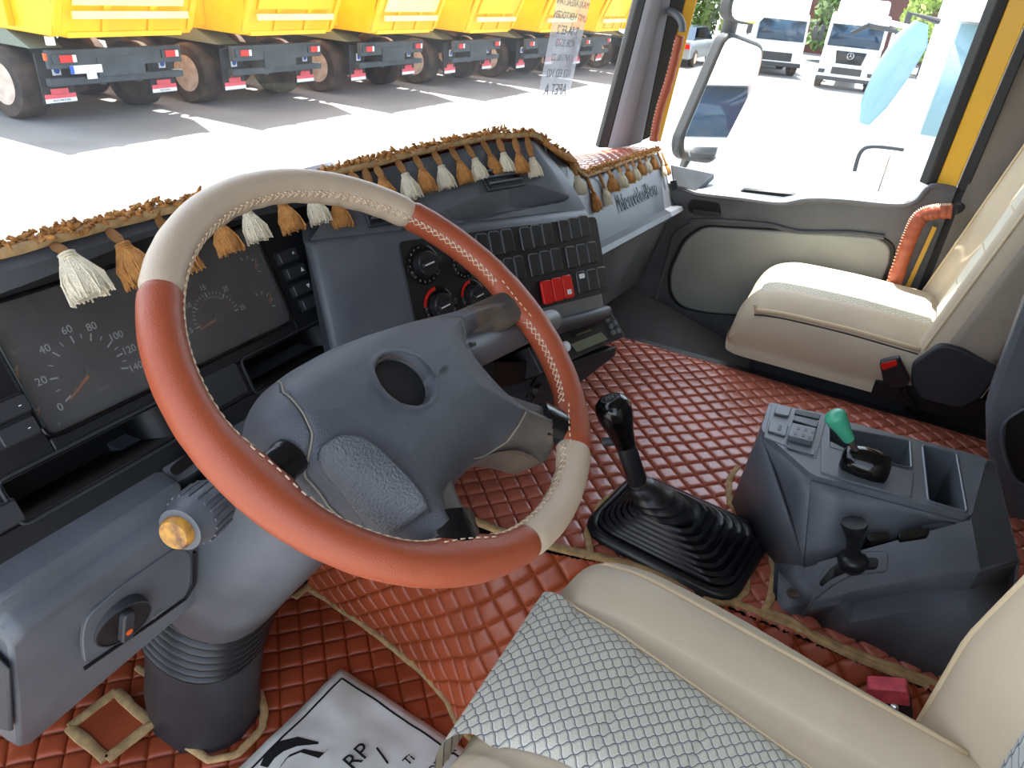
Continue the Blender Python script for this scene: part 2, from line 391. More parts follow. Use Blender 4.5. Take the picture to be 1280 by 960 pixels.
# right A pillar : black seal, grey trim, black seal, yellow door frame
def beam(name,a0,a1,b0,b1,th,m,kind=None,parent=None,bevel=.004):
    """pillar strip with left edge a0-a1 and right edge b0-b1, thickness th towards +X"""
    o=MB().prism([a0,a1,b1,b0],(th,.02,0)).build(name,m,parent,bevel=bevel)
    return struct(o) if kind else o
ext=lambda a,b,s: a+(b-a)*s
def edge(p0,p1,x0,x1,s=2.2):
    a=AX(p0[0],p0[1],x0); b=AX(p1[0],p1[1],x1); return a,ext(a,b,s)
e1=edge((748,185),(797,0),.965,.945); e2=edge((760,185),(808,0),.965,.945); e3=edge((803,176),(838,0),1.0,.985); e4=edge((813,172),(857,0),1.03,1.02); e5=edge((826,178),(872,0),1.05,1.04)
beam('trim_2',e1[0],e1[1],e2[0],e2[1],.02,SEAL,1)
struct(MB().loft([[p,p.lerp(q,.12)+V((-.012,-.01,0)),p.lerp(q,.5)+V((-.022,-.016,0)),p.lerp(q,.88)+V((-.012,-.01,0)),q,q+V((.03,.05,0)),p+V((.03,.05,0))] for p,q in ((e2[0],e3[0]),(e2[1],e3[1]))]).build('pillar_front_right',PIL,angle=60))
beam('trim_3',e3[0],e3[1],e4[0],e4[1],.03,SEAL,1)
beam('trim_4',e4[0],e4[1],e5[0],e5[1],.03,YEL,1)
# ================================================================== passenger door
DX=1.07
dp=(V((DX,0,0)),V((-1,0,0)))
sill=[(838,232),(856,236),(874,242),(925,248),(975,254),(1010,249),(1053,250),(1120,256),(1147,250),(1165,232),(1196,236)]
sp=[AX(u,v,DX) for u,v in sill]; sp[0]=V((DX,.22,sp[1].z+.005))
door=thing('door_1','dark plastic passenger door with grey inset panel below its window','door',(DX+.05,-.2,-.1)); del door['category']; del door['label']; door['kind']='structure'
lower=[V((DX,sp[-1].y,-.12)),V((DX,.30,-.12)),V((DX,.30,sp[0].z))]
pts=[sp[0]]+sp[1:]+lower
MB().prism(pts,(.05,0,0)).build('door_panel',DGR,door)
MB().tube([p+V((.004,0,-.004)) for p in smoothpath(sp,4)],.009,8).build('panel_top_roll',DGR,door)
# ledge between the panel and the glass
GX=DX+.10
led=[sp[i] for i in range(0,9)]
rings=[[p+V((.006,0,.002)),p+V((.016,0,.007)),p+V((GX-DX,0,.012)),p+V((GX-DX,0,-.02)),p+V((.006,0,-.012))] for p in led]
MB().loft(rings,True,True).build('window_ledge',PL,door,angle=50)
sv=[AX(u,v,DX+.05) for u,v in ((925,240),(930,237),(960,240),(990,243),(996,246),(990,249),(950,247),(928,244))]
zz=lambda p:p
MB().prism([p+V((0,0,.0)) for p in sv],(.012,0,.004)).build('ledge_vent',VBK,door)
# dark gasket round the inset, then the inset
ins=[(880,283),(1096,296),(1114,308),(1112,328),(1085,392),(1060,402),(885,391),(852,384),(838,366),(838,338),(856,300)]
io=[AX(u,v,DX-.004) for u,v in ins]; c=sum(io,V())/len(io)
MB().prism(roundabs([c+(p-c)*1.035 for p in io],.03),(.02,0,0)).build('inset_gasket',SEAL,door,bevel=.003)
MB().prism(roundabs([c+(p-c)*1.0+V((-.004,0,0)) for p in io],.03),(.02,0,0)).build('inset_panel',DIN,door,bevel=.006,seg=3)
# pull handle recess
rc=[AX(u,v,DX-.003) for u,v in ((864,249),(899,254),(902,270),(880,270),(862,266),(859,258))]
MB().prism(roundabs(rc,.012),(.006,0,0)).build('handle_recess',VBK,door)
rc2=[AX(u,v,DX-.012) for u,v in ((866,262),(900,266),(899,271),(866,268))]
MB().prism(roundabs(rc2,.003),(.012,0,0)).build('door_pull',PLD,door,bevel=.002)
# soft moulding swelling across the panel
mo=[AX(u,v,DX-.0) for u,v in ((862,276),(900,276),(960,281),(1000,290),(1060,291),(1105,296))]
MB().tube(smoothpath(mo,5),.010,8,flat=.8).build('moulding',DGR,door)
mo=[AX(u,v,DX-.0) for u,v in ((838,312),(842,296),(856,284),(875,278))]
MB().tube(smoothpath([V((DX,.16,.20)),*mo],5),.008,8,flat=.8).build('moulding',DGR,door)
# door shut lines / window frame
def fr(p0,p1,x,s=2.3): return edge(p0,p1,x,x-.03,s)
f1=fr((1158,232),(1247,0),DX+.02); f2=fr((1170,232),(1262,0),DX+.02); f3=fr((1196,236),(1295,0),DX+.0); f4=fr((1208,242),(1310,0),DX-.01)
beam('rear_seal',*f1,*f2,.03,SEAL,parent=door)
beam('frame_rear',*f2,*f3,.04,YEL,parent=door,bevel=.006)
struct(MB().prism([f3[0],f3[1],f4[1],f4[0]],(.03,0,0)).build('trim_5',SEAL,bevel=.004))
zb=-.1
struct(MB().prism([f3[0]+V((0.01,0,0)),f4[0]+V((.01,0,0)),V((DX,f4[0].y-.0,zb)),V((DX,f3[0].y+.06,zb))],(.03,0,0)).build('trim_6',SEAL))
yb=[AX(u,v,DX-.012) for u,v in ((1166,283),(1171,285),(1136,362),(1131,360))]
MB().prism(yb,(.008,0,0)).build('yellow_edge',YEL,door)
# glass
g=[sp[0]+V((GX-DX,.02,0)),sp[3]+V((GX-DX,0,0)),sp[6]+V((GX-DX,0,0)),sp[9]+V((GX-DX,0,0))]
gt=[V((1.10,e5[1].y+.0,1.6)),V((1.10,.0,1.6)),V((1.10,-.2,1.6)),V((1.08,f1[1].y,1.6))]
struct(MB().loft([g,[a.lerp(b,.5)+V((.01,0,0)) for a,b in zip(g,gt)],gt],False,False).build('window_2',GL2,angle=180))
# roof rail over the door
struct(MB().box((1.06,-.25,1.62),(.04,.68,.05)).build('trim_7',TRIM))
# inner corner cap in front of the door ledge
MB().prism([AX(838,205,DX),AX(893,217,GX-.01),AX(868,240,DX),AX(842,232,DX)],(.02,0,-.02)).build('mirror_corner_cap',PL,door,bevel=.003)
# lower footwell moulding, passenger side
fw=[V((DX-.02,.28,.28)),V((DX-.02,.10,.24)),V((DX-.02,-.1,.18)),V((DX-.03,-.3,.16)),V((DX-.03,-.6,.14))]
MB().loft([[p,p+V((-.10,0,-.06)),p+V((-.20,0,-.14)),V((p.x-.32,p.y,FLZ)),V((p.x,p.y,FLZ))] for p in fw]).build('footwell_moulding',DGR,door,angle=60)
# ---- grab handles, wrapped in brown leather
def wrapped(name,label,path,r,parent_loc,extra=None):
    t=thing(name,label,'grab handle',parent_loc)
    p=smoothpath(path,10); rr=[r*(1+.10*noise.noise(q*60)+.05*math.sin(i*1.7)) for i,q in enumerate(p)]
    MB().tube(p,rr,16).build('leather_wrap',BRN,t,angle=180)
    mb=MB()
    for i in range(2,len(p)-2):
        d=(p[i+1]-p[i]).normalized(); s=(CAM-p[i]).cross(d).normalized()
        mb.tube([p[i]+s*r*1.0+(CAM-p[i]).normalized()*r*.3,p[i]+s*r*.75+(CAM-p[i]).normalized()*r*.75],.0012,5)
    mb.build('stitching',THL,t); return t
hx=1.0
hp=[AX(1112,372,hx),AX(1124,335,hx),AX(1138,296,hx),AX(1150,272,hx),AX(1168,265,hx),AX(1190,264,hx)]
t=wrapped('grab_handle','brown leather wrapped grab handle curving beside the passenger seat back',hp,.0195,hp[0])
MB().tube([hp[-1],hp[-1]+V((.07,-.02,0))],.014,12).build('mount',PLD,t); MB().tube([hp[0],hp[0]+V((.06,.01,-.05))],.014,12).build('mount',PLD,t)
hx=.965
hq=[AX(817,176,hx),AX(824,140,hx),AX(838,95,hx-.005),AX(850,45,hx-.01)]
t=wrapped('grab_handle','brown leather sleeve grab handle standing on the windscreen pillar',hq,.0125,hq[0])
hk=smoothpath([AX(853,40,hx-.01),AX(852,28,hx-.01),AX(845,18,hx),AX(832,12,hx+.015)],6)
MB().tube(hk,.010,12).build('hook_bracket',PL,t)
# ================================================================== quilted floor coverings
tm=thing('tunnel_mat','brown diamond quilted leather mat covering the engine tunnel between the seats','mat',(0,-.1,TF))
boot_hole=[(-.21,-.10),(-.04,-.15),(-.03,-.36),(-.19,-.37)]
topoly=[(-.285,.47),(.66,.47),(.66,.13),(.645,-.10),(.665,-.35),(.70,-.60),(.715,-.78),(.70,-1.05),(-.246,-1.05),(-.246,-.22),(-.285,-.02)]
def topf(x,y,h):
    z=TF+.006*noise.noise(V((x*4,y*4,3)))
    if x>.56: z-=.9*(x-.56)**2*4
    return V((x,y,z+h))
quilt('quilting',topoly,topf,.036,.0075,[BRNP,BRNM],tm,holes=[boot_hole])
def tz(x,y): return topf(x,y,0).z
strip('edge_binding',[V((x,y,tz(x,y)+.002)) for x,y in topoly[2:8]],.020,.008,PIP,tm,n=60)
strip('edge_binding',[V((x,y,TF+.003)) for x,y in ((-.29,.40),(-.288,.12),(-.283,.0),(-.262,-.10),(-.238,-.20),(-.232,-.4),(-.232,-1.0))],.016,.008,PIP,tm,n=60)
strip('edge_binding',[AZ(u,v,TF+.006) for u,v in ((738,694),(733,668),(750,630),(775,612),(800,606))],.012,.006,PIP,tm,n=30)
strip('edge_binding',[AZ(u,v,TF+.006) for u,v in ((880,752),(918,754),(930,742),(936,700),(934,668))],.014,.006,PIP,tm,n=30)
strip('edge_binding',[AZ(u,v,TF+.006) for u,v in ((922,585),(910,600),(912,632),(938,652),(962,690),(968,712),(962,752),(955,765),(985,775),(1020,800),(1100,835),(1160,858))],.013,.007,PIP,tm,n=80)
# side of the tunnel
def sidef(s,t,h):
    y=-s; L=.38; k=max(0,min(1,t/L)); a=V((xlow(y),y,FLZ)); b=V((xtop(y),y,TF)); p=a.lerp(b,k)
    n=V((-(b.z-a.z),0,(b.x-a.x))).normalized(); p=p+n*(h+.012*math.sin(k*PI)+.006*noise.noise(V((y*6,k*2,0)))); return p
sm=thing('tunnel_side_mat','brown quilted leather mat rising up the driver side of the tunnel','mat',(-.36,.1,0))
quilt('quilting',[(-.46,0),(.9,0),(.9,.38),(-.46,.38)],sidef,.040,.007,[BRN if 0 else BRNM,THR],sm,off=(0,0))
# driver's floor mat
fm=thing('driver_floor_mat','brown quilted leather mat on the driver floor around the steering column base','mat',(-.6,.1,FLZ))
lowpts=[(xlow(y),y) for y in (.47,.40,.258,.15,.057,.007,-.1,-.3,-.9)]
colhole=[(-.628+.074*math.cos(a*PI/8),.43+.088*math.sin(a*PI/8)) for a in range(16)]
fpoly=[(-1.08,.75),(-.30,.75)]+lowpts+[(-1.08,-.9)]
def floorf(x,y,h):
    z=FLZ+.004*noise.noise(V((x*5,y*5,1)))
    if y>.63: z+=(y-.63)*.6
    return V((x,y,z+h))
quilt('quilting',fpoly,floorf,.044,.0075,[BRNM,THR],fm,holes=[colhole])
strip('edge_binding',[V((x-.004,y,floorf(x,y,0).z+.006)) for x,y in lowpts],.015,.008,PIP,fm,n=60)
strip('edge_binding',[AZ(u,v,FLZ+.02) for u,v in ((368,748),(398,722))],.016,.006,PIP,fm,n=8)
strip('edge_binding',[AZ(u,v,FLZ+.016) for u,v in ((172,835),(196,850),(198,878),(184,893),(215,920),(262,950),(296,945),(328,912),(332,890),(326,865))],.014,.007,PIP,fm,n=50)
# heel pad patch sewn on the mat
pz=FLZ+.020
pad=thing('heel_patch','square brown leather patch with tan border left of the column base','floor patch',AZ(140,905,pz))
pc=[AZ(u,v,pz) for u,v in ((146,868),(190,907),(134,952),(88,912))]; cc=sum(pc,V())/4
MB().prism([p+(cc-p)*.08 for p in pc],(0,0,.006)).build('patch',BRNM,pad,bevel=.002)
for i in range(4): strip('border',[pc[i]+V((0,0,.004)),pc[(i+1)%4]+V((0,0,.004))],.019,.007,PIP,pad,n=12,wob=.001)
# paper sheet
pf=FLZ+.014
PA,PB,PC=AZ(427,836,pf),AZ(298,962,pf),AZ(562,928,pf)
e_l=(PB-PA).normalized(); e_r=(PC-PA).normalized(); e_r=(e_r-e_l*e_r.dot(e_l)).normalized()
pp=thing('paper_floor_sheet','white printed paper sheet with black border lying on the driver floor mat','paper sheet',PA)
PWd,PHt=.40,.30      # along e_l , along e_r
def pfn(a,b):
    q=PA+e_l*(a*PWd)+e_r*(b*PHt); q.z+=.003+.004*noise.noise(V((a*5,b*4,0)))+.002*noise.noise(V((a*14,b*11,5))); return q
MB().grid(pfn,30,24).build('sheet',PAP,pp,angle=180,solid=.0006)
def onp(a,b,dz=.0012): q=pfn(a,b); q.z+=dz; return q
def ink(path,w,name='printed_line',lab=None):
    rings=[]; P=[onp(a,b) for a,b in path]
    for i,q in enumerate(P):
        t=(P[min(i+1,len(P)-1)]-P[max(i-1,0)]).normalized(); s=t.cross(V((0,0,1))).normalized()*w/2; rings.append([q-s,q+s,q+s-V((0,0,.0006)),q-s-V((0,0,.0006))])
    return MB().loft(rings).build(name,INK,pp)
m_=.045
ink([(lerp(m_,1,i/24),m_*PWd/PHt) for i in range(25)],.0035); ink([(m_,lerp(m_*PWd/PHt,1,i/24)) for i in range(25)],.0035)
# printed emblem and words (their baseline runs along the longer edge)
def pxy(u,v): q=AZ(u,v,pf)-PA; return q.dot(e_l)/PWd,q.dot(e_r)/PHt
arc=[(330,960),(338,946),(352,935),(372,929),(398,930)]
rg=[]
for (u,v),wd in zip(arc,(.014,.020,.022,.018,.004)):
    a,b=pxy(u,v); rg.append((a,b,wd))
P=[onp(a,b) for a,b,_ in rg]; rings=[]
for i,q in enumerate(P):
    t=(P[min(i+1,4)]-P[max(i-1,0)]).normalized(); s=t.cross(V((0,0,1))).normalized()*rg[i][2]/2; rings.append([q-s,q+s])
MB().loft(rings,False,False).build('printed_emblem',INK,pp)
rings=[]
for (u,v),wd in zip(((350,962),(360,948),(378,940),(402,946),(412,936)),(.006,.009,.008,.012,.003)):
    a,b=pxy(u,v); q=onp(a,b); rings.append([q-e_l*wd/2,q+e_l*wd/2])
MB().loft(rings,False,False).build('printed_emblem',INK,pp)
def ptext(s,u,v,size,du,dv):
    a,b=pxy(u,v); q=onp(a,b,.0016); d=AZ(u+du,v+dv,pf)-AZ(u,v,pf); d.z=0
    n=V((-d.y,d.x,0)); text('lettering',s,q,d,n,size,INK,pp,shear=0)
ptext('RP',447,949,.042,30,-30); ptext('/',479,948,.05,30,-34)
ptext('Ti',511,952,.022,30,-30); ptext('MOTÖR',548,958,.022,30,-32); ptext('ELA',576,962,.022,30,-32)
# ================================================================== steering wheel
WC=V((-.62,0,.808)); TL=math.radians(35); WU=V((1,0,0)); WV=V((0,math.cos(TL),math.sin(TL))); WN=V((0,-math.sin(TL),math.cos(TL)))
def wp(a,b,h=0): return WC+WU*a+WV*b+WN*h
def wpx(u,v,h=0):
    q=AP(u,v,(WC,WN),h)-WC; return q.dot(WU),q.dot(WV)
sw=thing('steering_wheel','four spoke steering wheel in brown and cream stitched leather cover with grey vinyl hub','steering wheel',WC)
RW,RM=.2265,.0182
spang=[-7,-173,-57,-123]
def bump_in(th):       # cover swells toward the hub at each spoke
    s=0
    for a in spang:
        d=(math.degrees(th)-a+180)%360-180; s+=math.exp(-(d/9)**2)
    return s
def rimring(th,k=1.0,n=20,cream=0):
    c=wp(RW*math.cos(th),RW*math.sin(th)); rad=(WU*math.cos(th)+WV*math.sin(th)); out=[]
    for j in range(n):
        f=2*PI*j/n; r=RM*k*(1+.025*noise.noise(V((th*14,f*1.2,cream)))+ (.03*math.sin(th*46)*max(0,-math.cos(f)) if cream else 0))
        inn=max(0,-math.cos(f))**2*bump_in(th)*.012
        out.append(c+rad*((r*math.cos(f))-inn)+WN*(r*math.sin(f)))
    return out
secs=[(38,137,CRM,1,'cream leather section over the top of the rim'),(137,258,BRN,0,'brown leather section on the left and bottom of the rim'),(258,297,CRM,1,'short cream leather section at lower right of the rim'),(297,398,BRN,0,'brown leather section on the right of the rim')]
for a0,a1,m,cr,lab in secs:
    n=int((a1-a0)/1.5); ths=[math.radians(lerp(a0,a1,i/n)) for i in range(n+1)]
    rings=[rimring(t,cream=cr) for t in ths]
    rings[0]=[p.lerp(sum(rings[0],V())/20,.10) for p in rings[0]]; rings[-1]=[p.lerp(sum(rings[-1],V())/20,.10) for p in rings[-1]]
    MB().loft(rings).build('rim_cover',m,sw,angle=60,label=lab)
# lacing along the inside of the rim (gaps at the spokes are sewn straight)
mb=MB()
def inner(th,f,k=1.03):
    c=wp(RW*math.cos(th),RW*math.sin(th)); rad=(WU*math.cos(th)+WV*math.sin(th)); r=RM*k
    inn=max(0,-math.cos(f))**2*bump_in(th)*.012
    return c+rad*(r*math.cos(f)-inn)+WN*(r*math.sin(f))
N=150
for i in range(N):
    t0=2*PI*i/N; t1=2*PI*(i+1)/N
    if bump_in(t0)>.45:
        mb.tube([inner(t0,2.35),inner((t0*.45+t1*.55),2.35)],.0009,4)
    else:
        mb.tube([inner(t0,2.62),inner(t1,2.98)],.0007,4); mb.tube([inner(t1,2.62),inner(t0,2.98)],.0007,4)
        mb.tube([inner(t0,2.62),inner((t0+t1)/2,2.62)],.0009,4)
mb.build('lacing',THL,sw,angle=180)
# spokes
for a,(wi,ti) in zip(spang,((.030,.014),(.018,.010),(.026,.013),(.026,.013))):
    th=math.radians(a); rad=WU*math.cos(th)+WV*math.sin(th); tn=-WU*math.sin(th)+WV*math.cos(th)
    rings=[]
    for r,k,h,tk in ((.09,.9,-.022,1.0),(.135,.85,-.016,1.0),(.165,.8,-.010,.95),(.19,.74,-.004,.9),(.212,.72,0,.9)):
        c=WC+rad*r+WN*h; rings.append([c+tn*(wi*k*math.copysign(abs(math.cos(f))**.7,math.cos(f)))+WN*(ti*tk*math.copysign(abs(math.sin(f))**.7,math.sin(f))) for f in [2*PI*j/16 for j in range(16)]])
    MB().loft(rings).build('spoke',SPK,sw,angle=60)
    # black tape round the spoke end, next to the rim
    if a==-7: continue
    if a==-173: wi,ti=.017,.010
    rings=[]
    for i,r in enumerate((.178,.184,.190,.196,.202,.21)):
        c=WC+rad*r+WN*(-.001); k=.95+.05*(i%2); rings.append([c+tn*(wi*k*math.cos(f))+WN*(ti*1.15*math.sin(f)) for f in [2*PI*j/14 for j in range(14)]])
    MB().loft(rings).build('tape_wrap',SHT,sw,angle=30)
# hub pad
padpx=[(309,545),(312,515),(330,484),(366,456),(408,433),(452,416),(502,401),(545,391),(598,378),(632,372),(644,404),(614,417),(590,426),(584,440),(600,463),(622,488),(640,504),(668,517),(698,514),(694,573),(668,564),(640,557),(614,561),(590,582),(566,612),(556,632),(566,652),(600,668),(545,700),(508,680),(484,668),(450,650),(400,620),(372,600),(355,596),(328,568)]
pb=[wpx(u,v,-.012) for u,v in padpx]
pb=[(p.x,p.y) for p in roundabs([V((a,b,0)) for a,b in pb],.012,3)]
cx_,cy_=wpx(480,530,0)
hx_,hy_=wpx(511,468,.03)
flap=[wpx(u,v,.025) for u,v in ((402,550),(424,540),(448,543),(474,560),(516,598),(548,632),(514,650),(474,622),(442,594),(412,570))]
grv1=[wpx(u,v,.01) for u,v in ((362,458),(357,485),(372,515),(388,545),(390,578),(430,612),(470,640),(512,660))]
grv2=[wpx(u,v,.01) for u,v in ((535,392),(575,400),(586,418),(583,438))]
grv3=[wpx(u,v,.01) for u,v in ((655,517),(648,540),(620,553),(610,558))]
def padh(x,y):
    d=dseg(x,y,pb); h=-.026+.038*(1-math.exp(-d/.011))+.012*min(1,d/.06)
    r=math.hypot(x-hx_,y-hy_)
    if r<.031: h-=.012*min(1,(.031-r)/.003)
    h+=.0013*math.exp(-((r-.0335)/.0025)**2)
    if inpoly(x,y,flap): h+=.009*min(1,dseg(x,y,flap)/.004)
    for g in (grv1,grv2,grv3):
        dg=dseg(x,y,g,False)
        if dg<.004: h-=.0035*math.exp(-(dg/.0013)**2)
    return h
nb=len(pb)
fine=[]
for i in range(nb):
    a=V((*pb[i],0)); b=V((*pb[(i+1)%nb],0)); k=max(1,int((b-a).length/.0025))
    fine+=[a.lerp(b,j/k) for j in range(k)]
NR=70; rings=[]
for i in range(NR):
    t=1-(i/(NR))
    rings.append([wp(cx_+(p.x-cx_)*t,cy_+(p.y-cy_)*t,padh(cx_+(p.x-cx_)*t,cy_+(p.y-cy_)*t)) for p in fine])
bk=[wp(cx_+(p.x-cx_)*.93,cy_+(p.y-cy_)*.93,-.06) for p in fine]
mbp=MB().loft([bk]+rings)
nf=len(fine)
for k,f in enumerate(mbp.f):
    if len(f)==4:
        q=(mbp.v[f[0]]+mbp.v[f[2]])/2-WC; a=q.dot(WU)-cx_; b=q.dot(WV)-cy_; x_=q.dot(WU); y_=q.dot(WV)
        th_=math.degrees(math.atan2(y_,x_)); r_=math.hypot(x_,y_)
        if r_>.128 and -35<th_<20 or r_>.142 and -80<th_<=-35 : mbp.m[k]=1
mbp.build('hub_pad',[PAD,SPK],sw,angle=180)
SEAM=mat('pale_seam',(132,124,112),.6)
for gi,g in enumerate((grv1,grv2,grv3)):
    gp=resample([V((a,b,0)) for a,b in g],40); MB().tube([wp(p.x,p.y,padh(p.x,p.y)+.0022) for p in smoothpath(gp,2)],.0011,6).build('pad_seam',SEAM,sw)
flp=[V((a,b,0)) for a,b in flap]; fcx=sum(flp,V())/len(flp); frs=[]
fl2=roundabs(flp,.012,4); fl3=[]
for i in range(len(fl2)):
    a,b=fl2[i],fl2[(i+1)%len(fl2)]; k=max(1,int((b-a).length/.004)); fl3+=[a.lerp(b,j/k) for j in range(k)]
for i in range(26):
    t=.985*(1-i/26); frs.append([wp(fcx.x+(p.x-fcx.x)*t,fcx.y+(p.y-fcx.y)*t,padh(fcx.x+(p.x-fcx.x)*t,fcx.y+(p.y-fcx.y)*t)+.0012*min(1,i/2)) for p in fl3])
MB().loft(frs).build('horn_flap',PADG,sw,angle=180,label='raised coarse grained flap on the lower hub')
# emblem seat left behind: dark dish with a worn ring and a scratched print
cdish=wp(hx_,hy_,padh(hx_,hy_))
MB().lathe(cdish+WN*.0004,WN,[(0.0275,-.001),(.0275,.0006),(.0265,.0010),(.001,.0010)],32).build('horn_button',SWT,sw)
ring=MB(); 
mat('dust_tan',(120,96,76),.85,bump=.5,bscale=300,var=.5,vscale=300,tint=(60,58,58))
ring.tube([cdish+WN*.004+WU*(.0295*math.cos(f))+WV*(.0295*math.sin(f)) for f in [math.radians(x) for x in range(-60,150,10)]],.0011,6,flat=.8); ring.build('dust_ring',MATS['dust_tan'],sw,label='dusty glue trace round the horn button')
# ================================================================== steering column
colm=thing('steering_column','dark grey steering column with pleated bellows rising from the driver floor','steering column',(-.65,.42,FLZ))
def ell(c,ax,ay,a,b,n=28,p=1.0,rot=0):
    return [c+ax*(a*math.copysign(abs(math.cos(f))**p,math.cos(f)))+ay*(b*math.copysign(abs(math.sin(f))**p,math.sin(f))) for f in [2*PI*j/n+rot for j in range(n)]]
X_=V((1,0,0)); Y_=V((0,1,0)); Z_=V((0,0,1))
def csec(y,z,x,a,b,tilt=0,p=.85): return ell(V((x,y,z)),X_,V((0,math.cos(tilt),math.sin(tilt))),a,b,p=p)
MB().loft([csec(.43,FLZ-.02,-.628,.084,.10),csec(.42,.02,-.628,.083,.10),csec(.40,.10,-.627,.082,.096,.15),csec(.384,.19,-.626,.081,.092,.3)]).build('column_base',PLD,colm,angle=60)
rings=[]
for i in range(57):
    t=i/56; k=.006*math.cos(2*PI*t*7); rings.append(csec(lerp(.385,.325,t),lerp(.185,.345,t),lerp(-.627,-.632,t),.088+k,.096+k,lerp(.3,.5,t),.9))
MB().loft(rings).build('bellows',RUB,colm,angle=180)
MB().loft([csec(.322,.335,-.632,.088,.090,.5,.8),csec(.312,.352,-.634,.101,.100,.5,.75),csec(.26,.43,-.638,.102,.10,.5,.7),csec(.18,.53,-.635,.10,.09,.55,.7),csec(.115,.63,-.63,.095,.08,.6,.7),csec(.065,.70,-.625,.088,.07,.6,.75),csec(.045,.735,-.62,.06,.055,.6,.8)]).build('cowl',PL,colm,angle=60)
# slot on the right of the cowl
sc_=AX(358,728,-.535); MB().prism([AX(u,v,-.533) for u,v in ((367,706),(361,728),(343,745),(333,746),(346,726))],(.012,0,0)).build('cowl_slot',VBK,colm)
MB().prism([AX(u,v,-.530) for u,v in ((360,722),(362,727),(350,738),(349,732))],(.008,0,0)).build('slot_tab',PLD,colm,bevel=.001)
# stalks
lt=thing('indicator_stalk','thick left stalk with ribbed sleeve and yellow end cap below the wheel rim','stalk',AX(300,610,-.69))
tip=CAM+ray(216,670)*.64; bs_=CAM+ray(345,560)*.80; ax=(tip-bs_).normalized()
L=(tip-bs_).length
MB().lathe(bs_,ax,[(.017,0),(.019,L*.35),(.020,L*.62),(.0225,L*.66)],24).build('arm',PL,lt)
mb=MB(); mb.lathe(bs_,ax,[(.0225,L*.64),(.025,L*.67),(.0255,L*.86),(.0215,L*.9),(.0215,L*.945),(.0185,L*.95)],28)
aa=ax.orthogonal().normalized(); ab=ax.cross(aa)
for k in range(18):
    r=aa*math.cos(k*PI/9)+ab*math.sin(k*PI/9); mb.tube([bs_+ax*L*.69+r*.0255,bs_+ax*L*.85+r*.0258],.0016,6)
mb.build('ribbed_sleeve',PL,lt,angle=35)
MB().lathe(bs_,ax,[(.0160,L*.94),(.0160,L*.985),(.014,L*1.0),(.001,L*1.0)],28).build('end_cap',YCP,lt,angle=40)
rt=thing('wiper_stalk','dark right stalk behind the wheel below the upper right spoke','stalk',AX(600,450,-.50))
a0=CAM+ray(575,445)*.80; a1=CAM+ray(690,400)*1.0; d=(a1-a0).normalized()
MB().tube([a0-d*.03,a0,a0+d*.02,a1],[.019,.022,.021,.015],16).build('arm',PL,rt,angle=60)
MB().tube([a0+WN*.022+d*.0,a0+WN*.0225+d*.004,a0+WN*.0215+d*.008],.003,8).build('mark',GREYT,rt)
# ignition barrel in the cowl recess
# ================================================================== dashboard
dash=thing('dashboard','grey and black truck dashboard wrapping round the driver','dashboard',(0,.35,.6))
# fascia plane on the driver's side
FP0=V((-.65,.29,.705)); FDN=V((0,-.055,-.115)).normalized(); FN=V((0,-.115,.055)).normalized()
fpl=(FP0,FN); FU=-FDN
def fp(u,v,h=0):
    return AP(u,v,fpl,h)
def fl(a,b,h=0): return V((a,FP0.y,FP0.z))+FU*b+FN*h      # a = X , b = up the fascia from z .705
# main fascia body: profile swept in X ; lower lip, pockets are boxes sunk behind frames
def fasc(x0,x1,b0,b1,name,m,th=.02,h=0,par=dash,bv=.002): return MB().prism([fl(x0,b0,h),fl(x1,b0,h),fl(x1,b1,h),fl(x0,b1,h)],-FN*th).build(name,m,par,bevel=bv)
FX0,FX1=-1.08,-.395
def fb(u,v): q=fp(u,v)-FP0; return q.x+FP0.x,q.dot(FU)
def rr_(a0,a1,b0,b1,k=.01,h=0,n=4): return roundabs([fl(a0,b0,h),fl(a1,b0,h),fl(a1,b1,h),fl(a0,b1,h)],k,n)
def fplate(name,a0,a1,b0,b1,k,th,h,m,par=dash,bv=.0012,**kw): return MB().prism(rr_(a0,a1,b0,b1,k,h),-FN*th).build(name,m,par,bevel=bv,**kw)
C0,C1,B0,B1=-.822,-.468,.0,.142           # cluster opening in the fascia
P1=(-.880,-.700,-.062,-.018); P2=(-.574,-.394,-.062,-.018)
fasc(-1.10,C0,-.018,.18,'fascia',BLK); fasc(C1,-.28,-.018,.18,'fascia',BLK)
fasc(C0,C1,B1,.18,'fascia',BLK); fasc(C0,C1,-.018,B0,'fascia',BLK)
fasc(-1.10,P1[0],-.062,-.018,'fascia',BLK); fasc(P1[1],P2[0],-.062,-.018,'fascia',BLK)
fasc(-1.10,-.385,-.088,-.062,'fascia',BLK)
def pocket(x0,x1,b0,b1,depth):
    p=[fl(x0,b0),fl(x1,b0),fl(x1,b1),fl(x0,b1)]; q=[fl(lerp(x0,x1,.03),b0+.004,-depth),fl(lerp(x0,x1,.97),b0+.004,-depth),fl(lerp(x0,x1,.97),b1-.002,-depth),fl(lerp(x0,x1,.03),b1-.002,-depth)]
    MB().add(p+q,[(0,1,5,4),(1,2,6,5),(2,3,7,6),(3,0,4,7),(4,5,6,7)]).build('storage_pocket',VBK,dash,solid=.002)
pocket(*P1,.09); pocket(*P2,.09)
for P_ in (P1,P2):
    r1=rr_(P_[0]-.003,P_[1]+.003,P_[2]-.003,P_[3]+.003,.010,.001); MB().tube(r1+[r1[0]],.0018,6).build('pocket_rim',PLD,dash)
fplate('blank_panel',-.640,-.585,-.056,-.014,.004,.004,.0025,PLD)
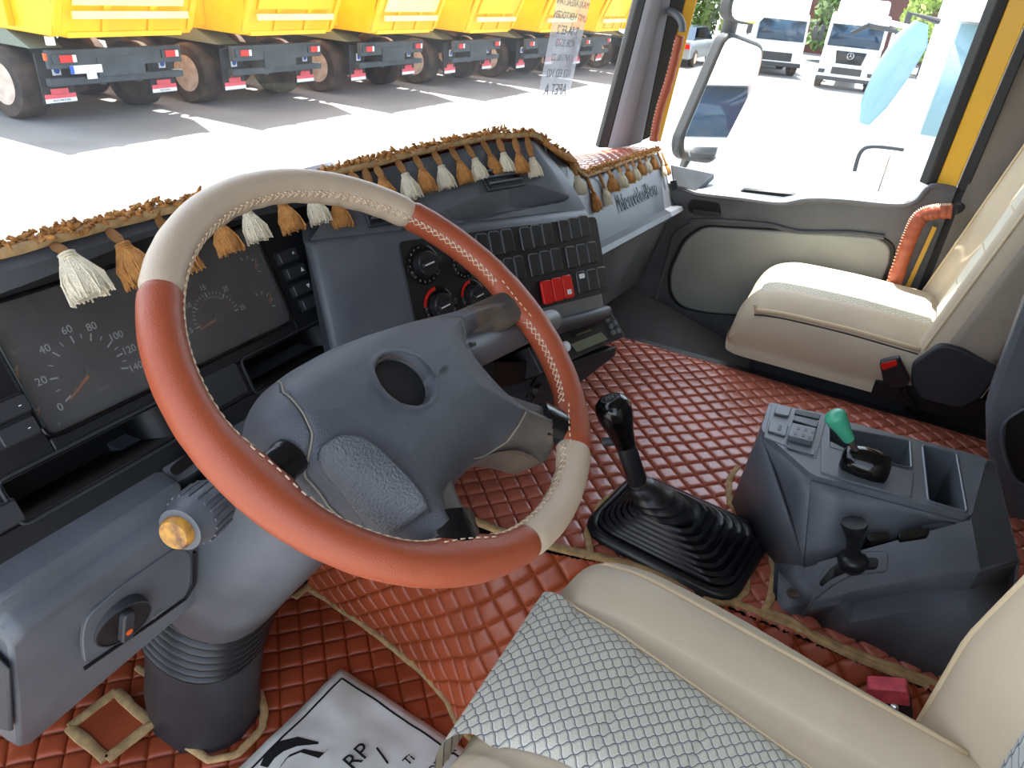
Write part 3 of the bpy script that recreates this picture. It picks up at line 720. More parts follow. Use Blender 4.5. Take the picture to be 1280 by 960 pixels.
# hood over the cluster and the soft roll up to the cover
def dashtop(x):        # ridge line along which the fringe is sewn
    pts=[(-1.10,.30,.895),(-.83,.325,.885),(-.62,.345,.878),(-.35,.325,.876),(-.2,.290,.888),(0,.262,.893),(.10,.215,.892),(.2,.195,.845),(.35,.195,.775),(.6,.215,.752),(1.03,.232,.722),(1.07,.235,.715)]
    for a,b in zip(pts,pts[1:]):
        if x<=b[0]: t=max(0,(x-a[0])/(b[0]-a[0])); t=t*t*(3-2*t)*.5+t*.5; return V((x,lerp(a[1],b[1],t),lerp(a[2],b[2],t)))
    return V(pts[-1])
xs=[-1.10+i*.02 for i in range(42)]
rings=[]
for x in xs:
    r=dashtop(x); f=fl(x,.178,.002)
    rings.append([f-FN*.02,f,f+FN*.003+FU*.006,f+FN*.003+FU*.012,r+V((0,-.012,-.010)),r+V((0,0,-.002)),r+V((0,.015,-.02)),V((x,.42,.745)),V((x,.42,.68))])
MB().loft(rings,False,False).build('cluster_hood',PL,dash,angle=60,solid=.004)
# switches
mat('key_grey',(52,53,57),.4)
def key(a,b,w_,h_,name='push_button',sym=None,rot=0):
    MB().prism(rr_(a-w_/2-.002,a+w_/2+.002,b-h_/2-.002,b+h_/2+.002,.004,.0012),-FN*.004).build('button_frame',SWG if 0 else PLD,dash)
    o=MB().prism(rr_(a-w_/2,a+w_/2,b-h_/2,b+h_/2,.003,.008),-FN*.008).build(name,MATS['key_grey'],dash,bevel=.0012)
    if sym=='u': MB().prism([fl(a+w_*.18,b-.003,.0083),fl(a+w_*.38,b-.003,.0083),fl(a+w_*.28,b+.003,.0083)],-FN*.0004).build('symbol',WPR,dash)
    elif sym=='d': MB().prism([fl(a+w_*.18,b+.003,.0083),fl(a+w_*.38,b+.003,.0083),fl(a+w_*.28,b-.003,.0083)],-FN*.0004).build('symbol',WPR,dash)
    elif sym: text('symbol',sym,fl(a+w_*.25,b,.0084),X_,FU,.010,WPR,dash)
for (u,v),s_ in zip(((357,321),(367,340),(375,361),(386,378)),('^','u','d','<')):
    a,b=fb(u,v); key(a,b,.034,.016,sym=s_)
for u,v in ((8,512),(20,540)): a,b=fb(u,v); key(a,b,.036,.018,sym='-')
key(-.893,-.047,.030,.022)
MB().lathe(fl(-.452,.118,.001),FN,[(.0022,0),(.001,.0006)],10).build('indicator_hole',VBK,dash)
# ------------------------------------------------ instrument cluster (a unit of its own)
ic=thing('instrument_cluster','wide instrument cluster with speedometer and rev counter behind a smudged lens with painted reflection haze','instrument cluster',fl(-.645,.07,-.02))
DK=mat('dial_face',(40,40,42),.6,var=.15,vscale=20)
MB().prism([fl(C0,B0,-.010),fl(C1,B0,-.010),fl(C1,B1,-.010),fl(C0,B1,-.010)],-FN*.01).build('dial_plate',DK,ic)
MB().prism(rr_(C0+.002,C1-.002,B0+.002,B1-.002,.012,-.002),-FN*.0015).build('lens',GLC,ic)
r1=rr_(C0,C1,B0,B1,.013,.0); MB().tube(r1+[r1[0]],.0026,8).build('lens_bezel',GLB,ic)
MB().prism([fl(-.70,.1405,-.001),fl(-.625,.1405,-.001),fl(-.625,.1445,-.001),fl(-.70,.1445,-.001)],-FN*.002).build('red_strip',RED,ic)
def tick(ca,cb,ang,r0,r1,w_,m=WPR): 
    d=X_*math.cos(ang)+FU*math.sin(ang); n_=d.cross(FN); c=fl(ca,cb,-.0095)
    return [c+d*r0-n_*w_/2,c+d*r1-n_*w_/2,c+d*r1+n_*w_/2,c+d*r0+n_*w_/2]
def dial(name,ca,cb,R,vals,angs,minor,needle,size,lab):
    g=thing(name,lab,'gauge',fl(ca,cb,-.02)); g.parent=ic; g.location=fl(ca,cb,-.02)-org(ic); del g['category']
    mb=MB(); n=(len(vals)-1)*minor
    for i in range(n+1):
        k_=min(i//minor,len(vals)-2); a=math.radians(lerp(angs[k_],angs[k_+1],i/minor-k_)); big=i%minor==0
        mb.add(tick(ca,cb,a,R*(.80 if big else .88),R,.0016 if big else .0009),[(0,1,2,3)])
    mb.build('scale',WPR,g)
    for i,v_ in enumerate(vals):
        a=math.radians(angs[i]); text('number',v_,fl(ca+math.cos(a)*R*1.20,cb+math.sin(a)*R*1.17,-.0093),X_,FU,size,WPR,g,ext=.0001)
    a=math.radians(needle); d=X_*math.cos(a)+FU*math.sin(a); c=fl(ca,cb,-.006); n_=d.cross(FN)
    MB().prism([c-n_*.0018,c+d*R*.92-n_*.0009,c+d*R*.92+n_*.0009,c+n_*.0018],-FN*.001).build('needle',ORG,g)
    MB().lathe(fl(ca,cb,-.0095),FN,[(.0075,0),(.0075,.003),(.006,.004),(.001,.004)],20).build('hub',DK,g)
    return g
dial('speedometer',-.748,.045,.042,['0','20','40','60','80','100','120','140'],[206,168,128,92,62,30,6,-18],2,208,.0118,'speedometer dial marked 0 to 140')
dial('rev_counter',-.573,.044,.035,['5','10','15','20','25'],[182,138,92,46,0],5,188,.0090,'rev counter dial marked 5 to 25')
def arcb(ca,cb,R,w_,a0,a1,m,par,name):
    mb=MB(); A=[math.radians(lerp(a0,a1,i/16)) for i in range(17)]
    vs=[fl(ca+math.cos(a)*r,cb+math.sin(a)*r,-.0092) for a in A for r in (R,R+w_)]
    mb.add(vs,[(2*i,2*i+1,2*i+3,2*i+2) for i in range(16)]); mb.build(name,m,par)
arcb(-.573,.044,.0255,.0030,108,45,WPD,ic,'green_band'); arcb(-.573,.044,.0255,.0030,40,5,mat('dull_red',(120,50,44),.6),ic,'red_band'); arcb(-.573,.044,.0255,.0006,178,110,WPD,ic,'scale_arc')
for ca,cb,nd in ((-.815,.066,70),(-.818,.020,62),(-.485,.085,60),(-.486,.035,60)):
    mb=MB(); a_=[math.radians(x) for x in ((150,120,90,60,35) if ca<-.7 else (100,70,40,10,-20))]
    for a in a_: mb.add(tick(ca-.012,cb,a,.015,.020,.0012),[(0,1,2,3)])
    mb.build('small_scale',WPR,ic)
    a=math.radians(nd); d=X_*math.cos(a)+FU*math.sin(a); c=fl(ca-.002,cb,-.006); n_=d.cross(FN)
    MB().prism([c-n_*.0014,c+d*.014-n_*.0006,c+d*.014+n_*.0006,c+n_*.0014],-FN*.001).build('small_needle',ORG,ic)
for s_,u,v in (('km/h',136,484),('n/min',322,418),('0/1',26,438),('P',80,530),('(!)',298,342)): 
    a,b=fb(u,v); text('dial_print',s_,fl(a,b,-.0093),X_,FU,.007,WPD,ic,ext=.0001)
# ------------------------------------------------ lower left box with the light switch
BX0,BX1=-.935,-.742
def bq(x): return fl(x,-.086,.0)
tR,tL=AX(236,640,BX1),AX(28,790,BX0)
bR,bL=AX(243,763,BX1),AX(42,935,BX0)
print('box',tR,tL,bR,bL)
yf=(tR.y+tL.y)/2; zf=(tR.z+tL.z)/2; yb_=(bR.y+bL.y)/2; zb_=(bR.z+bL.z)/2
def bsec(x):
    q=bq(x); t=(x-BX0)/(BX1-BX0); T=tL.lerp(tR,t); B=bL.lerp(bR,t)
    return [q+V((0,.02,0)),q+V((0,0,.0)),q.lerp(T,.5)+V((0,-.004,.010)),T+V((0,.018,.013)),T+V((0,.006,.007)),T+V((0,.0,-.006)),T.lerp(B,.5)+V((0,-.002,0)),B+V((0,0,.012)),B+V((0,.006,.002)),B+V((0,.03,-.004)),V((x,.36,B.z))]
MB().loft([[p.lerp(sum(bsec(BX0),V())/11,.08)+V((-.012,0,0)) for p in bsec(BX0)]]+[bsec(BX0+(BX1-BX0)*i/8) for i in range(9)]+[[p.lerp(sum(bsec(BX1),V())/11,.05)+V((.012,0,0)) for p in bsec(BX1)]]).build('lower_box',PL,dash,angle=35,bevel=.004)
bpl=plane3(tL.lerp(bL,.1),tR.lerp(bR,.1),bR)
sp2=[AP(u,v,bpl,.0035) for u,v in ((107,833),(236,742),(240,712),(238,690),(222,684),(150,735),(108,772),(103,800))]
MB().prism(roundabs(sp2,.012),-bpl[1].normalized()*.006).build('switch_plate',PL,dash,bevel=.001)
MB().tube([AP(u,v,bpl,.0045) for u,v in ((105,836),(140,812),(190,778),(232,748),(243,730),(243,690))],.0022,6).build('plate_groove',VBK,dash)
lc=AP(154,779,bpl,.009); bn=bpl[1].normalized(); bu=(bR-bL).normalized(); bv_=bn.cross(bu).normalized()
MB().loft([ell(lc-bn*.012,bu,bv_,.031,.029),ell(lc+bn*.0015,bu,bv_,.030,.028),ell(lc+bn*.0016,bu,bv_,.001,.001)]).build('switch_recess',VBK,dash)
MB().loft([ell(lc-bn*.010,bu,bv_,.0335,.0315),ell(lc+bn*.0025,bu,bv_,.0315,.0295),ell(lc+bn*.0025,bu,bv_,.0300,.028),ell(lc,bu,bv_,.0300,.028)]).build('recess_rim',PLD,dash)
kd=(AP(157,750,bpl)-AP(153,806,bpl)).normalized(); ks=kd.cross(bn).normalized()
knob=MB().prism(roundabs([lc+kd*.021+ks*.007,lc+kd*.021-ks*.007,lc-kd*.021-ks*.007,lc-kd*.021+ks*.007],.005),bn*.010).build('light_switch_knob',PLD,dash,bevel=.002)
MB().lathe(lc+bn*.0102-kd*.006,bn,[(.004,0),(.004,.0006),(.001,.0008)],14).build('red_dot',ORP,dash)
text('switch_print','0 OO',AP(193,772,bpl,.0045),bu,bv_,.008,WPD,dash)
# left end grille of the box
MB().prism([AX(u,v,BX0-.02) for u,v in ((-30,800),(8,838),(12,915),(-30,905))],(.004,-.002,0)).build('end_panel',PLD,dash,bevel=.002)
# slot recess at the foot of the fascia near the stalk
MB().prism(roundabs([bq(-.728).lerp(tR,.15)+V((0,-.004,.010)),bq(-.66)+V((0,-.004,.012)),bq(-.66).lerp(V((-.66,tR.y,tR.z)),.25)+V((0,-.006,.012)),bq(-.733).lerp(V((-.733,tR.y,tR.z)),.40)+V((0,-.008,.016))],.01),(0,.004,-.004)).build('ledge_slot',VBK,dash)
MB().box((1.13,.57,.22),(.03,.30,.34)).build('footwell_side',PLD,dash)
# dash body between the box and the tunnel, behind the column
MB().loft([[bq(x)+V((0,.0,0)),bq(x)+V((0,-.012,-.02)),V((x,.26,.585)),V((x,.32,.46)),V((x,.46,.34)),V((x,.48,.30)),V((x,.48,.62))] for x in (BX1+.01,-.6,-.45,-.36)]).build('under_dash',PL,dash,angle=40)
MB().box((0,.50,.53),(1.16,.02,.07)).build('bulkhead',PLD,dash); MB().box((0,.66,.46),(1.16,.18,.015)).build('bulkhead_shelf',PLD,dash); MB().box((0,.84,.20),(1.16,.02,.28)).build('footwell_wall',PLD,dash)
# ================================================================== centre stack
ST_TL,ST_TR=AX(392,300,-.43),AX(737,260,.13)
ST_BR=AX(773,378,.13); dwn=(ST_BR-ST_TR); ST_BL=ST_TL+dwn*1.0
cs=thing('centre_stack','grey centre dash console angled to the driver with switch panel and heater knobs','dash console',(-.1,.2,.6))
spn=plane3(ST_TL,ST_TR,ST_BR); SN=spn[1].normalized(); print('stack',ST_TL,ST_TR,ST_BR,SN)
SU=(ST_TR-ST_TL).normalized(); SV=(SN.cross(SU)).normalized()
if SV.z<0: SV=-SV
def sq(u,v,h=0): return AP(u,v,spn,h)
def so_(p): q=p-ST_TL; return q.dot(SU),q.dot(SV)
# body : front face, rounded top edge, tray on top
W_=(ST_TR-ST_TL).length; Hs=dwn.length
back=V((0,.30,-.02))
def fs(a,b,h=0): return ST_TL+SU*a+SV*b+SN*h      # b negative = down
prof=[(-Hs-.03,-.03),(-Hs-.012,-.004),(-Hs,.0),(-Hs*.5,.0),(-.012,.0),(-.003,-.004),(.002,-.012)]
rings=[]
for a,k in ((-.004,.014),(0,.006),(.012,.0),(W_*.5,0),(W_-.012,0),(W_,.006),(W_+.004,.014)):
    r=[fs(a,b,h-k) for b,h in prof]; sx=.17*max(0,1-max(a,0)/(W_*.5)); r+= [r[-1]+V((sx,.16,.010)),r[-1]+V((sx*1.3,.20,-.05)),V((r[0].x+sx*1.2,r[0].y+.18,r[0].z))]
    rings.append(r)
MB().loft(rings).build('console_body',PL,cs,angle=30,bevel=.004)
# left wing blending into the fascia
lw=[ST_TL+V((0.002,.002,0)),ST_BL+V((.002,.002,0))]
MB().prism([sq(395,302,-.004),sq(400,330,-.004),sq(440,425,-.004),sq(470,430,-.004),sq(470,302,-.004)],-SN*.03+V((.035,0,0))).build('wing',PL,cs,bevel=.004)
# tray recess and top deck
deck=[(sq(392,300)+V((0,.015,.01)))]
def top3(a,back_,up): return fs(a,.004,-.012)+V((0,back_,up))
def projpx(p):
    q=p-CAM; z=q.dot(_f); return CX+FPX*q.dot(RR)/z, CY+FPX*q.dot(DD)/z
def deckpt(a,t):
    r0=fs(a*W_,.001,-.010); rt=dashtop(r0.x+.15*max(0,1-a/.5))+V((0,-.004,-.006)); p=r0.lerp(rt,t); p.z+=.006*math.sin(min(1,t*1.2)*PI)
    return p
TR1=[(553,263),(600,245),(636,228),(668,232),(712,246),(704,252),(640,264),(585,279)]
TR2=[(500,281),(545,267),(572,266),(578,274),(540,284),(505,290)]
def deckrecess(p):
    u,v=projpx(p); dz=0
    if inpoly(u,v,TR1): dz=.034*min(1,dseg(u,v,TR1)/6)
    if inpoly(u,v,TR2): dz=max(dz,.008*min(1,dseg(u,v,TR2)/2))
    return p-V((0,0,dz))
MB().grid(lambda a,t: deckrecess(deckpt(a,t)),150,90).build('top_deck',PL,cs,angle=40)
def decknear(u,v):
    best=None
    for i in range(81):
        for j in range(41):
            p=deckpt(i/80,j/40); q=projpx(p); e=(q[0]-u)**2+(q[1]-v)**2
            if best is None or e<best[0]: best=(e,i/80,j/40)
    return best[1],best[2]
# air vents in the deck
def vent(u0,v0,wd,label=None,k=4):
    x=None
    a,t=decknear(u0,v0); c=deckpt(a,t); d=(deckpt(min(1,a+.05),t)-deckpt(a-.05,t)).normalized(); up=(deckpt(a,min(1,t+.1))-deckpt(a,t-.1)).normalized(); n=d.cross(up).normalized()
    if n.dot(CAM-c)<0: n=-n
    up=n.cross(d)
    if up.z<0: up=-up
    c=c+n*.002
    MB().box(c,(wd/2+.006,.024,.003),ax=(d,up,n)).build('vent_frame',PLD,cs,bevel=.002)
    MB().box(c+n*.002,(wd/2,.019,.002),ax=(d,up,n)).build('vent_opening',VBK,cs)
    for i in range(3): MB().box(c+n*.005+up*(.012*(i-1)),(wd/2,.0018,.003),ax=(d,up,n)).build('vent_slat',PL,cs,bevel=.0008)
    for i in range(1,k): MB().box(c+n*.003+d*(wd*(i/k-.5)),(.001,.014,.002),ax=(d,up,n)).build('vent_bar',PLD,cs)
vent(624,222,.085); vent(484,262,.08)
# black switch panel
pp_=[(497,306),(745,268),(768,362),(700,388),(540,420)]
A0,Bt=so_(sq(497,306)); A1,_=so_(sq(742,270)); _,Bb=so_(sq(757,366))
print('panel',A0,A1,Bt,Bb,so_(sq(745,268)),so_(sq(700,383)))
def spl(name,a0,a1,b0,b1,k,h,th,m,par=cs,bv=.001): return MB().prism(roundabs([fs(a0,b0,h),fs(a1,b0,h),fs(a1,b1,h),fs(a0,b1,h)],k),-SN*th).build(name,m,par,bevel=bv)
A1=so_(sq(744,270))[0]
spl('switch_panel',A0,A1,Bb,(Bt+so_(sq(740,268))[1])/2,.012,.0025,.004,BLK)
# rocker blanks : groups of three ribs
groups=[((596,315),),((658,290),(678,287)),]
def rocker(a,b,wd,ht,m=SWT,h=.0055,rib=True,red=False):
    o=spl('rocker_switch' if not red else 'red_warning_switch',a-wd/2,a+wd/2,b-ht/2,b+ht/2,.006,h,.006,m,bv=.0015)
    if rib:
        q=roundabs([fs(a-wd/2,b-ht/2,.0035),fs(a-wd/2,b+ht/2,.0035),fs(a+wd/2,b+ht/2,.0035)],.007)
        q2=roundabs([fs(a-wd/2,b-ht/2,.0035),fs(a+wd/2,b-ht/2,.0035),fs(a+wd/2,b+ht/2,.0035),fs(a-wd/2,b+ht/2,.0035)],.006)
        MB().tube(q2[7:]+q2[:3],.0011,5).build('switch_rib',SWG,cs)
    return o
def grp(p0,p1,p2,rows_h,kinds=('n','n','n')):
    # p0,p1 : left and right centre pixel of the group's row
    a0,b0=so_(sq(*p0)); a1,b1=so_(sq(*p1)); wd=abs(a1-a0)/2*.86
    for i,kd_ in enumerate(kinds):
        t=i/2; a=lerp(a0,a1,t); b=lerp(b0,b1,t)
        if kd_=='n': rocker(a,b,wd,rows_h)
        elif kd_=='r': rocker(a,b,wd*1.05,rows_h*1.05,RED,.012,False,True)
        elif kd_=='w': rocker(a,b,wd,rows_h); spl('white_symbol',a-wd*.3,a+wd*.3,b+rows_h*.18,b+rows_h*.4,.002,.0062,.0008,WPR)
print('rowh',so_(sq(665,280)),so_(sq(671,311)),so_(sq(655,296)),so_(sq(693,288)))
RH=.040
for p0,p1 in (((602,308),(633,302)),((656,299),(683,293)),((704,289),(729,283)),((622,341),(648,335)),((667,332),(694,325)),((713,322),(739,316))): grp(p0,p1,None,RH)
grp((679,366),(705,359),None,RH,('r','r','r')); grp((726,353),(751,347),None,RH,('w','n','n'))
aR,bR_=so_(sq(706,366)); spl('white_symbol',aR-.006,aR+.006,bR_-.004,bR_+.005,.001,.0126,.0008,WPR)
# heater knobs
def hk_(u,v,r,name,reds=False,up=.2):
    a,b=so_(sq(u,v)); c=fs(a,b,.0026)
    MB().lathe(c,SN,[(r,0),(r,.001),(r*.97,.0016),(.001,.0016)],32).build('knob_dial',GLB,cs)
    MB().lathe(c,SN,[(r*.66,.001),(r*.62,.014),(r*.55,.016),(.001,.016)],28).build(name,SWT,cs,angle=40)
    d=(SU*.97+SV*up).normalized(); s=d.cross(SN)
    MB().prism(roundabs([c+d*r*.60+s*r*.16,c+d*r*.6-s*r*.16,c-d*r*.6-s*r*.16,c-d*r*.6+s*r*.16],.003),SN*.024).build('knob_grip',SWT,cs,bevel=.0015)
    MB().prism([c+d*r*.1+s*r*.03+SN*.0242,c+d*r*.1-s*r*.03+SN*.0242,c-d*r*.5-s*r*.03+SN*.0242,c-d*r*.5+s*r*.03+SN*.0242],SN*.0004).build('knob_mark',WPR,cs)
    mb=MB()
    for i in range(14):
        f=math.radians(100+i*20); q=c+SU*(r*.86*math.cos(f))+SV*(r*.86*math.sin(f))+SN*.0018; mb.box(q,(.0010,.0014,.0002),ax=(SU,SV,SN))
    mb.build('knob_scale',WPD,cs)
    if reds:
        A=[math.radians(x) for x in range(95,185,10)]; vs=[c+SU*(rr*math.cos(f))+SV*(rr*math.sin(f))+SN*.0022 for f in A for rr in (r*.84,r*1.0)]
        MB().add(vs,[(2*i,2*i+1,2*i+3,2*i+2) for i in range(len(A)-1)]).build('red_scale',RED,cs)
hk_(528,331,.031,'heater_knob'); hk_(578,330,.024,'heater_knob'); hk_(548,383,.031,'heater_knob',True); hk_(590,370,.026,'heater_knob',True)
# lower lip of the stack
l0=fs(.05,-Hs-.004,-.004); 
mb=MB(); rings=[]
for a in (.10,.2,.4,W_-.02,W_+.012,W_+.02):
    k=.85 if a>W_ else 1; c=fs(a,-Hs-.010,-.016+(0 if a<W_ else -.01)); rings.append(ell(c,SV,SN,.016*k,.026*k,20,.7))
mb.loft(rings).build('lower_lip',PLD,cs,angle=50)
# radio
rp=[AX(695,421,-.03),AX(765,391,.13),AX(781,420,.13)]
rpl=plane3(*rp); RN=rpl[1].normalized()
rad=thing('car_radio','slim black car radio with grey display under the switch console','radio',rp[1])
MB().prism([AP(u,v,rpl) for u,v in ((660,434),(765,391),(782,420),(677,467))],-RN*.12+V((0,.0,0))).build('body',PLD,rad,bevel=.002)
def rslab(name,px,m,h=.0015,th=.002,rn=0): return slab(name,px,rpl,th,m,rad,h=h,rnd=rn,bevel=.0005)
rslab('face',((664,433),(764,392),(780,419),(679,462)),BLK,rn=.004)
rslab('display',((714,430),(752,415),(760,424),(722,440)),LCD,.003)
rslab('cassette_slot',((714,417),(741,407),(744,412),(717,422)),VBK,.003); rslab('slot_window',((720,418),(738,411),(740,413),(722,420)),STL,.0035,.001)
for u,v in ((758,400),(763,408),(768,404),(772,414),(766,416)):
    c=AP(u,v,rpl,.002); MB().lathe(c,RN,[(.0055,0),(.005,.004),(.001,.0045)],14).build('button',PL,rad)
c=AP(705,434,rpl,.002); MB().lathe(c,RN,[(.010,0),(.010,.008),(.008,.010),(.0055,.010),(.005,.006),(.001,.006)],24).build('volume_knob',WPR,rad,angle=40,label='white ring knob')
for u,v in ((752,429),(745,432)): pass
text('radio_print','- - -',AP(755,428,rpl,.0035),AP(770,422,rpl)-AP(750,430,rpl),AP(750,420,rpl)-AP(753,428,rpl),.006,WPD,rad)
# storage bin below the radio
bpl2=plane3(AX(770,432,.12),AX(665,505,.0),AX(718,545,.0)); 
bn_=thing('storage_bin','dark open storage bin below the radio','storage bin',AX(700,500,.02))
q=[AX(u,v,x) for u,v,x in ((600,480,-.17),(668,468,-.05),(772,433,.13),(770,445,.13),(722,482,.05),(700,520,.0),(660,540,-.05),(610,510,-.16))]
MB().prism(q,(0.01,.10,-.02)).build('bin_front',PLD,bn_,bevel=.004)
q=[AX(u,v,x)+V((0,-.004,0)) for u,v,x in ((615,452,-.17),(690,452,-.03),(676,468,-.05),(655,476,-.07),(612,488,-.16))]
MB().prism(q,(0.01,.10,-.02)).build('bin_opening',VBK,bn_)
for i,(u,v) in enumerate(((662,470),(672,486),(660,500))):
    c=AX(u,v,-.06); MB().box(c,(.012,.006,.007)).build('loose_connector',GREYT if i==0 else SWT,bn_,bevel=.002)
cb=smoothpath([AX(655,480,-.07),AX(668,500,-.06),AX(650,512,-.08),AX(670,470,-.06)],6); MB().tube(cb,.0025,6).build('cable',GLB,bn_)
# under the stack down to the tunnel
MB().loft([[V((x,y,.60)),V((x+.0,y+.02,.50)),V((x,y+.10,.34)),V((x,y+.14,TF-.01)),V((x,.48,TF-.01)),V((x,.48,.60))] for x,y in ((-.40,.26),(-.2,.2),(.0,.13),(.10,.10))]).build('stack_pedestal',PLD,cs,angle=50)
# ------------------------------------------------ passenger side of the dashboard
xsR=[.10,.2,.3,.4,.55,.7,.85,1.0,1.066]
def bz(x,k):            # k 0 top, 1 lip, 2 bottom
    r=dashtop(x)
    t=(x-.1)/.96
    lip=V((x,lerp(.115,.150,t),lerp(.665,.560,t))); bot=V((x,lerp(.15,.22,t),lerp(.46,.30,t)))
    return (r,lip,bot)[k]
rings=[]
for x in xsR:
    r,l,b=bz(x,0),bz(x,1),bz(x,2)
    rings.append([r+V((0,.12,-.02)),r+V((0,0,-.004)),r.lerp(l,.12)+V((0,-.006,0)),r.lerp(l,.93),l+V((0,-.022,.012)),l+V((0,-.030,.002)),l+V((0,-.024,-.008)),l+V((0,.004,-.014)),b,b+V((0,.15,-.02))])
MB().loft(rings,False,False).build('passenger_dash',PL,dash,angle=35,solid=.004)
MB().prism([AX(838,226,1.055),AX(846,224,1.055),AX(848,235,1.055),AX(841,238,1.055)],(-.01,0,0)).build('end_cap',BLK,dash,bevel=.002)
t0,t1=.50,.92
ra,la,rb,lb=bz(t0,0),bz(t0,1),bz(t1,0),bz(t1,1)
P_=(ra.lerp(la,.52)+rb.lerp(lb,.52))/2+V((0,-.009,0))
text('raised_lettering','Mercedes-Benz',P_,rb.lerp(lb,.5)-ra.lerp(la,.5),ra-la,.062,mat('lettering_grey',(74,84,92),.5),dash,ext=.001)
for x in (.135,): MB().tube([bz(x,0)+V((0,-.006,0)),bz(x,1)+V((0,-.004,0))],.003,6).build('panel_gap',VBK,dash)
# ================================================================== dash cover, fringe and tassels
dc=thing('dash_cover','brown quilted leather dashboard cover edged with an amber tasselled fringe','dash cover',(0,.4,.85))
def cov(x,y,h):
    r=dashtop(x); t=(y)/.30; yb2=lerp(.425,.38,max(0,(x-.3)/.75)) if x>.3 else .425
    zb2=.765 if x<0 else lerp(.765,.70,min(1,x/1.0))
    k=min(1,max(0,t)); p=V((x,lerp(r.y,yb2,k),lerp(r.z,zb2,k)+.010*math.sin(k*PI)*(1 if x>.25 else -.6)+.004))
    return p+V((0,0,h))
quilt('quilting',[(-1.08,0),(1.02,0),(1.02,.30),(-1.08,.30)],cov,.036,.006,[BRNP,BRNM],dc)
strip('edge_binding',[dashtop(-1.09+i*.0212)+V((0,-.004,.004)) for i in range(101)],.010,.006,PIP,dc,n=150,nrm=V((0,-.5,.8)),wob=.0008)
mb=MB(); random.seed(3)
n_=1900
for i in range(n_):
    x=lerp(-1.0,1.05,i/n_)+random.uniform(-.004,.004); r=dashtop(x)+V((0,.002,.008))
    lump=.7+.6*noise.noise(V((x*16,0,0)))
    pth=[r+V((random.uniform(-.006,.006),random.uniform(-.006,.006),random.uniform(-.004,.004)))]
    for k in range(4): pth.append(pth[-1]+V((random.uniform(-.0045,.0045),random.uniform(-.0045,.004),random.uniform(-.0035,.0048)*lump)))
    mb.tube(pth,[.0012,.0026,.0028,.0024,.0012],4)
mb.build('fringe_braid',AMB,dc,angle=180,kind='stuff')
def tassel_mesh(col,seed):
    """body hangs along -Z from the origin, length 1 = .05"""
    random.seed(seed); mb=MB()
    prof=[(.0055,0),(.0045,-.004),(.010,-.009),(.014,-.017),(.0165,-.026),(.0165,-.034),(.013,-.040),(.001,-.040)]
    n=22; rings=[]
    for r,h in prof: rings.append([V((math.cos(2*PI*k/n)*r*(1+.10*(k%2)),.6*math.sin(2*PI*k/n)*r*(1+.10*(k%2)),h)) for k in range(n)])
    mb.loft(rings)
    for k in range(70):
        f=random.uniform(0,2*PI); q=random.uniform(.8,1.15); d=V((math.cos(f),.6*math.sin(f),0))
        mb.tube([d*.005,d*.010*q+V((0,0,-.012)),d*.0162*q+V((0,0,-.024)),d*(.017*q)+V((random.uniform(-.003,.003),0,-.037-random.uniform(0,.006)))],.0009,4)
    for k in range(3): mb.tube([V((math.cos(f*PI/6)*.0062,math.sin(f*PI/6)*.0055,-.001-.0022*k)) for f in range(13)],.0013,5)
    me_o=mb.build('tassel',col,None,angle=60); return me_o
TA=[tassel_mesh(AMB,i) for i in (1,2)]; TC=[tassel_mesh(CRY,i) for i in (3,4)]
cordm=MB(); 
cordm.loft([[V((math.cos(2*PI*k/8)*w_,math.sin(2*PI*k/8)*.003,h)) for k in range(8)] for w_,h in ((.004,0),(.0062,-.25),(.007,-.5),(.0055,-.8),(.0035,-1))])
CO=cordm.build('cord',AMB,None,angle=60)
first={}
tl=[(68,290,82,316,'c',1.25,-.795),(137,275,152,304,'a',1.2,-.725),(196,262,215,298,'a',1.1,-.655),(258,245,272,278,'a',1.0,-.585),(296,238,308,264,'c',1.0,-.54),(338,228,352,254,'a',1.0,-.485),(378,218,389,246,'c',.95,-.43),(412,213,420,252,'a',.95,-.385),
(437,213,447,226,'a',.9,-.345),(455,207,463,232,'c',.9,-.315),(470,203,477,222,'a',.95,-.285),(495,197,506,217,'c',1.0,-.235),(519,193,527,211,'a',.95,-.195),(541,191,551,207,'c',.95,-.15),(562,186,574,202,'a',.95,-.11),(583,183,593,198,'c',.95,-.065),(603,178,613,194,'a',.95,-.025),(622,178,629,191,'c',.9,.02),(643,180,648,192,'a',.9,.06),(659,184,665,197,'c',.9,.10),
(713,211,721,220,'c',1.0,.235),(733,214,740,224,'a',1.05,.285),(748,213,754,222,'c',1.0,.33),(760,211,764,220,'a',.95,.37),(772,208,776,216,'c',.95,.42),(782,205,785,212,'a',.9,.475),(790,203,793,209,'c',.9,.53),(799,200,801,207,'a',.9,.60),(807,198,809,204,'c',.9,.68),(815,195,817,201,'a',.9,.78),(822,192,824,197,'c',.9,.90),(827,190,829,194,'a',.9,1.0)]
_fx=[(projpx(dashtop(-1.05+.005*k)+V((0,-.008,.002)))[0],-1.05+.005*k) for k in range(425)]
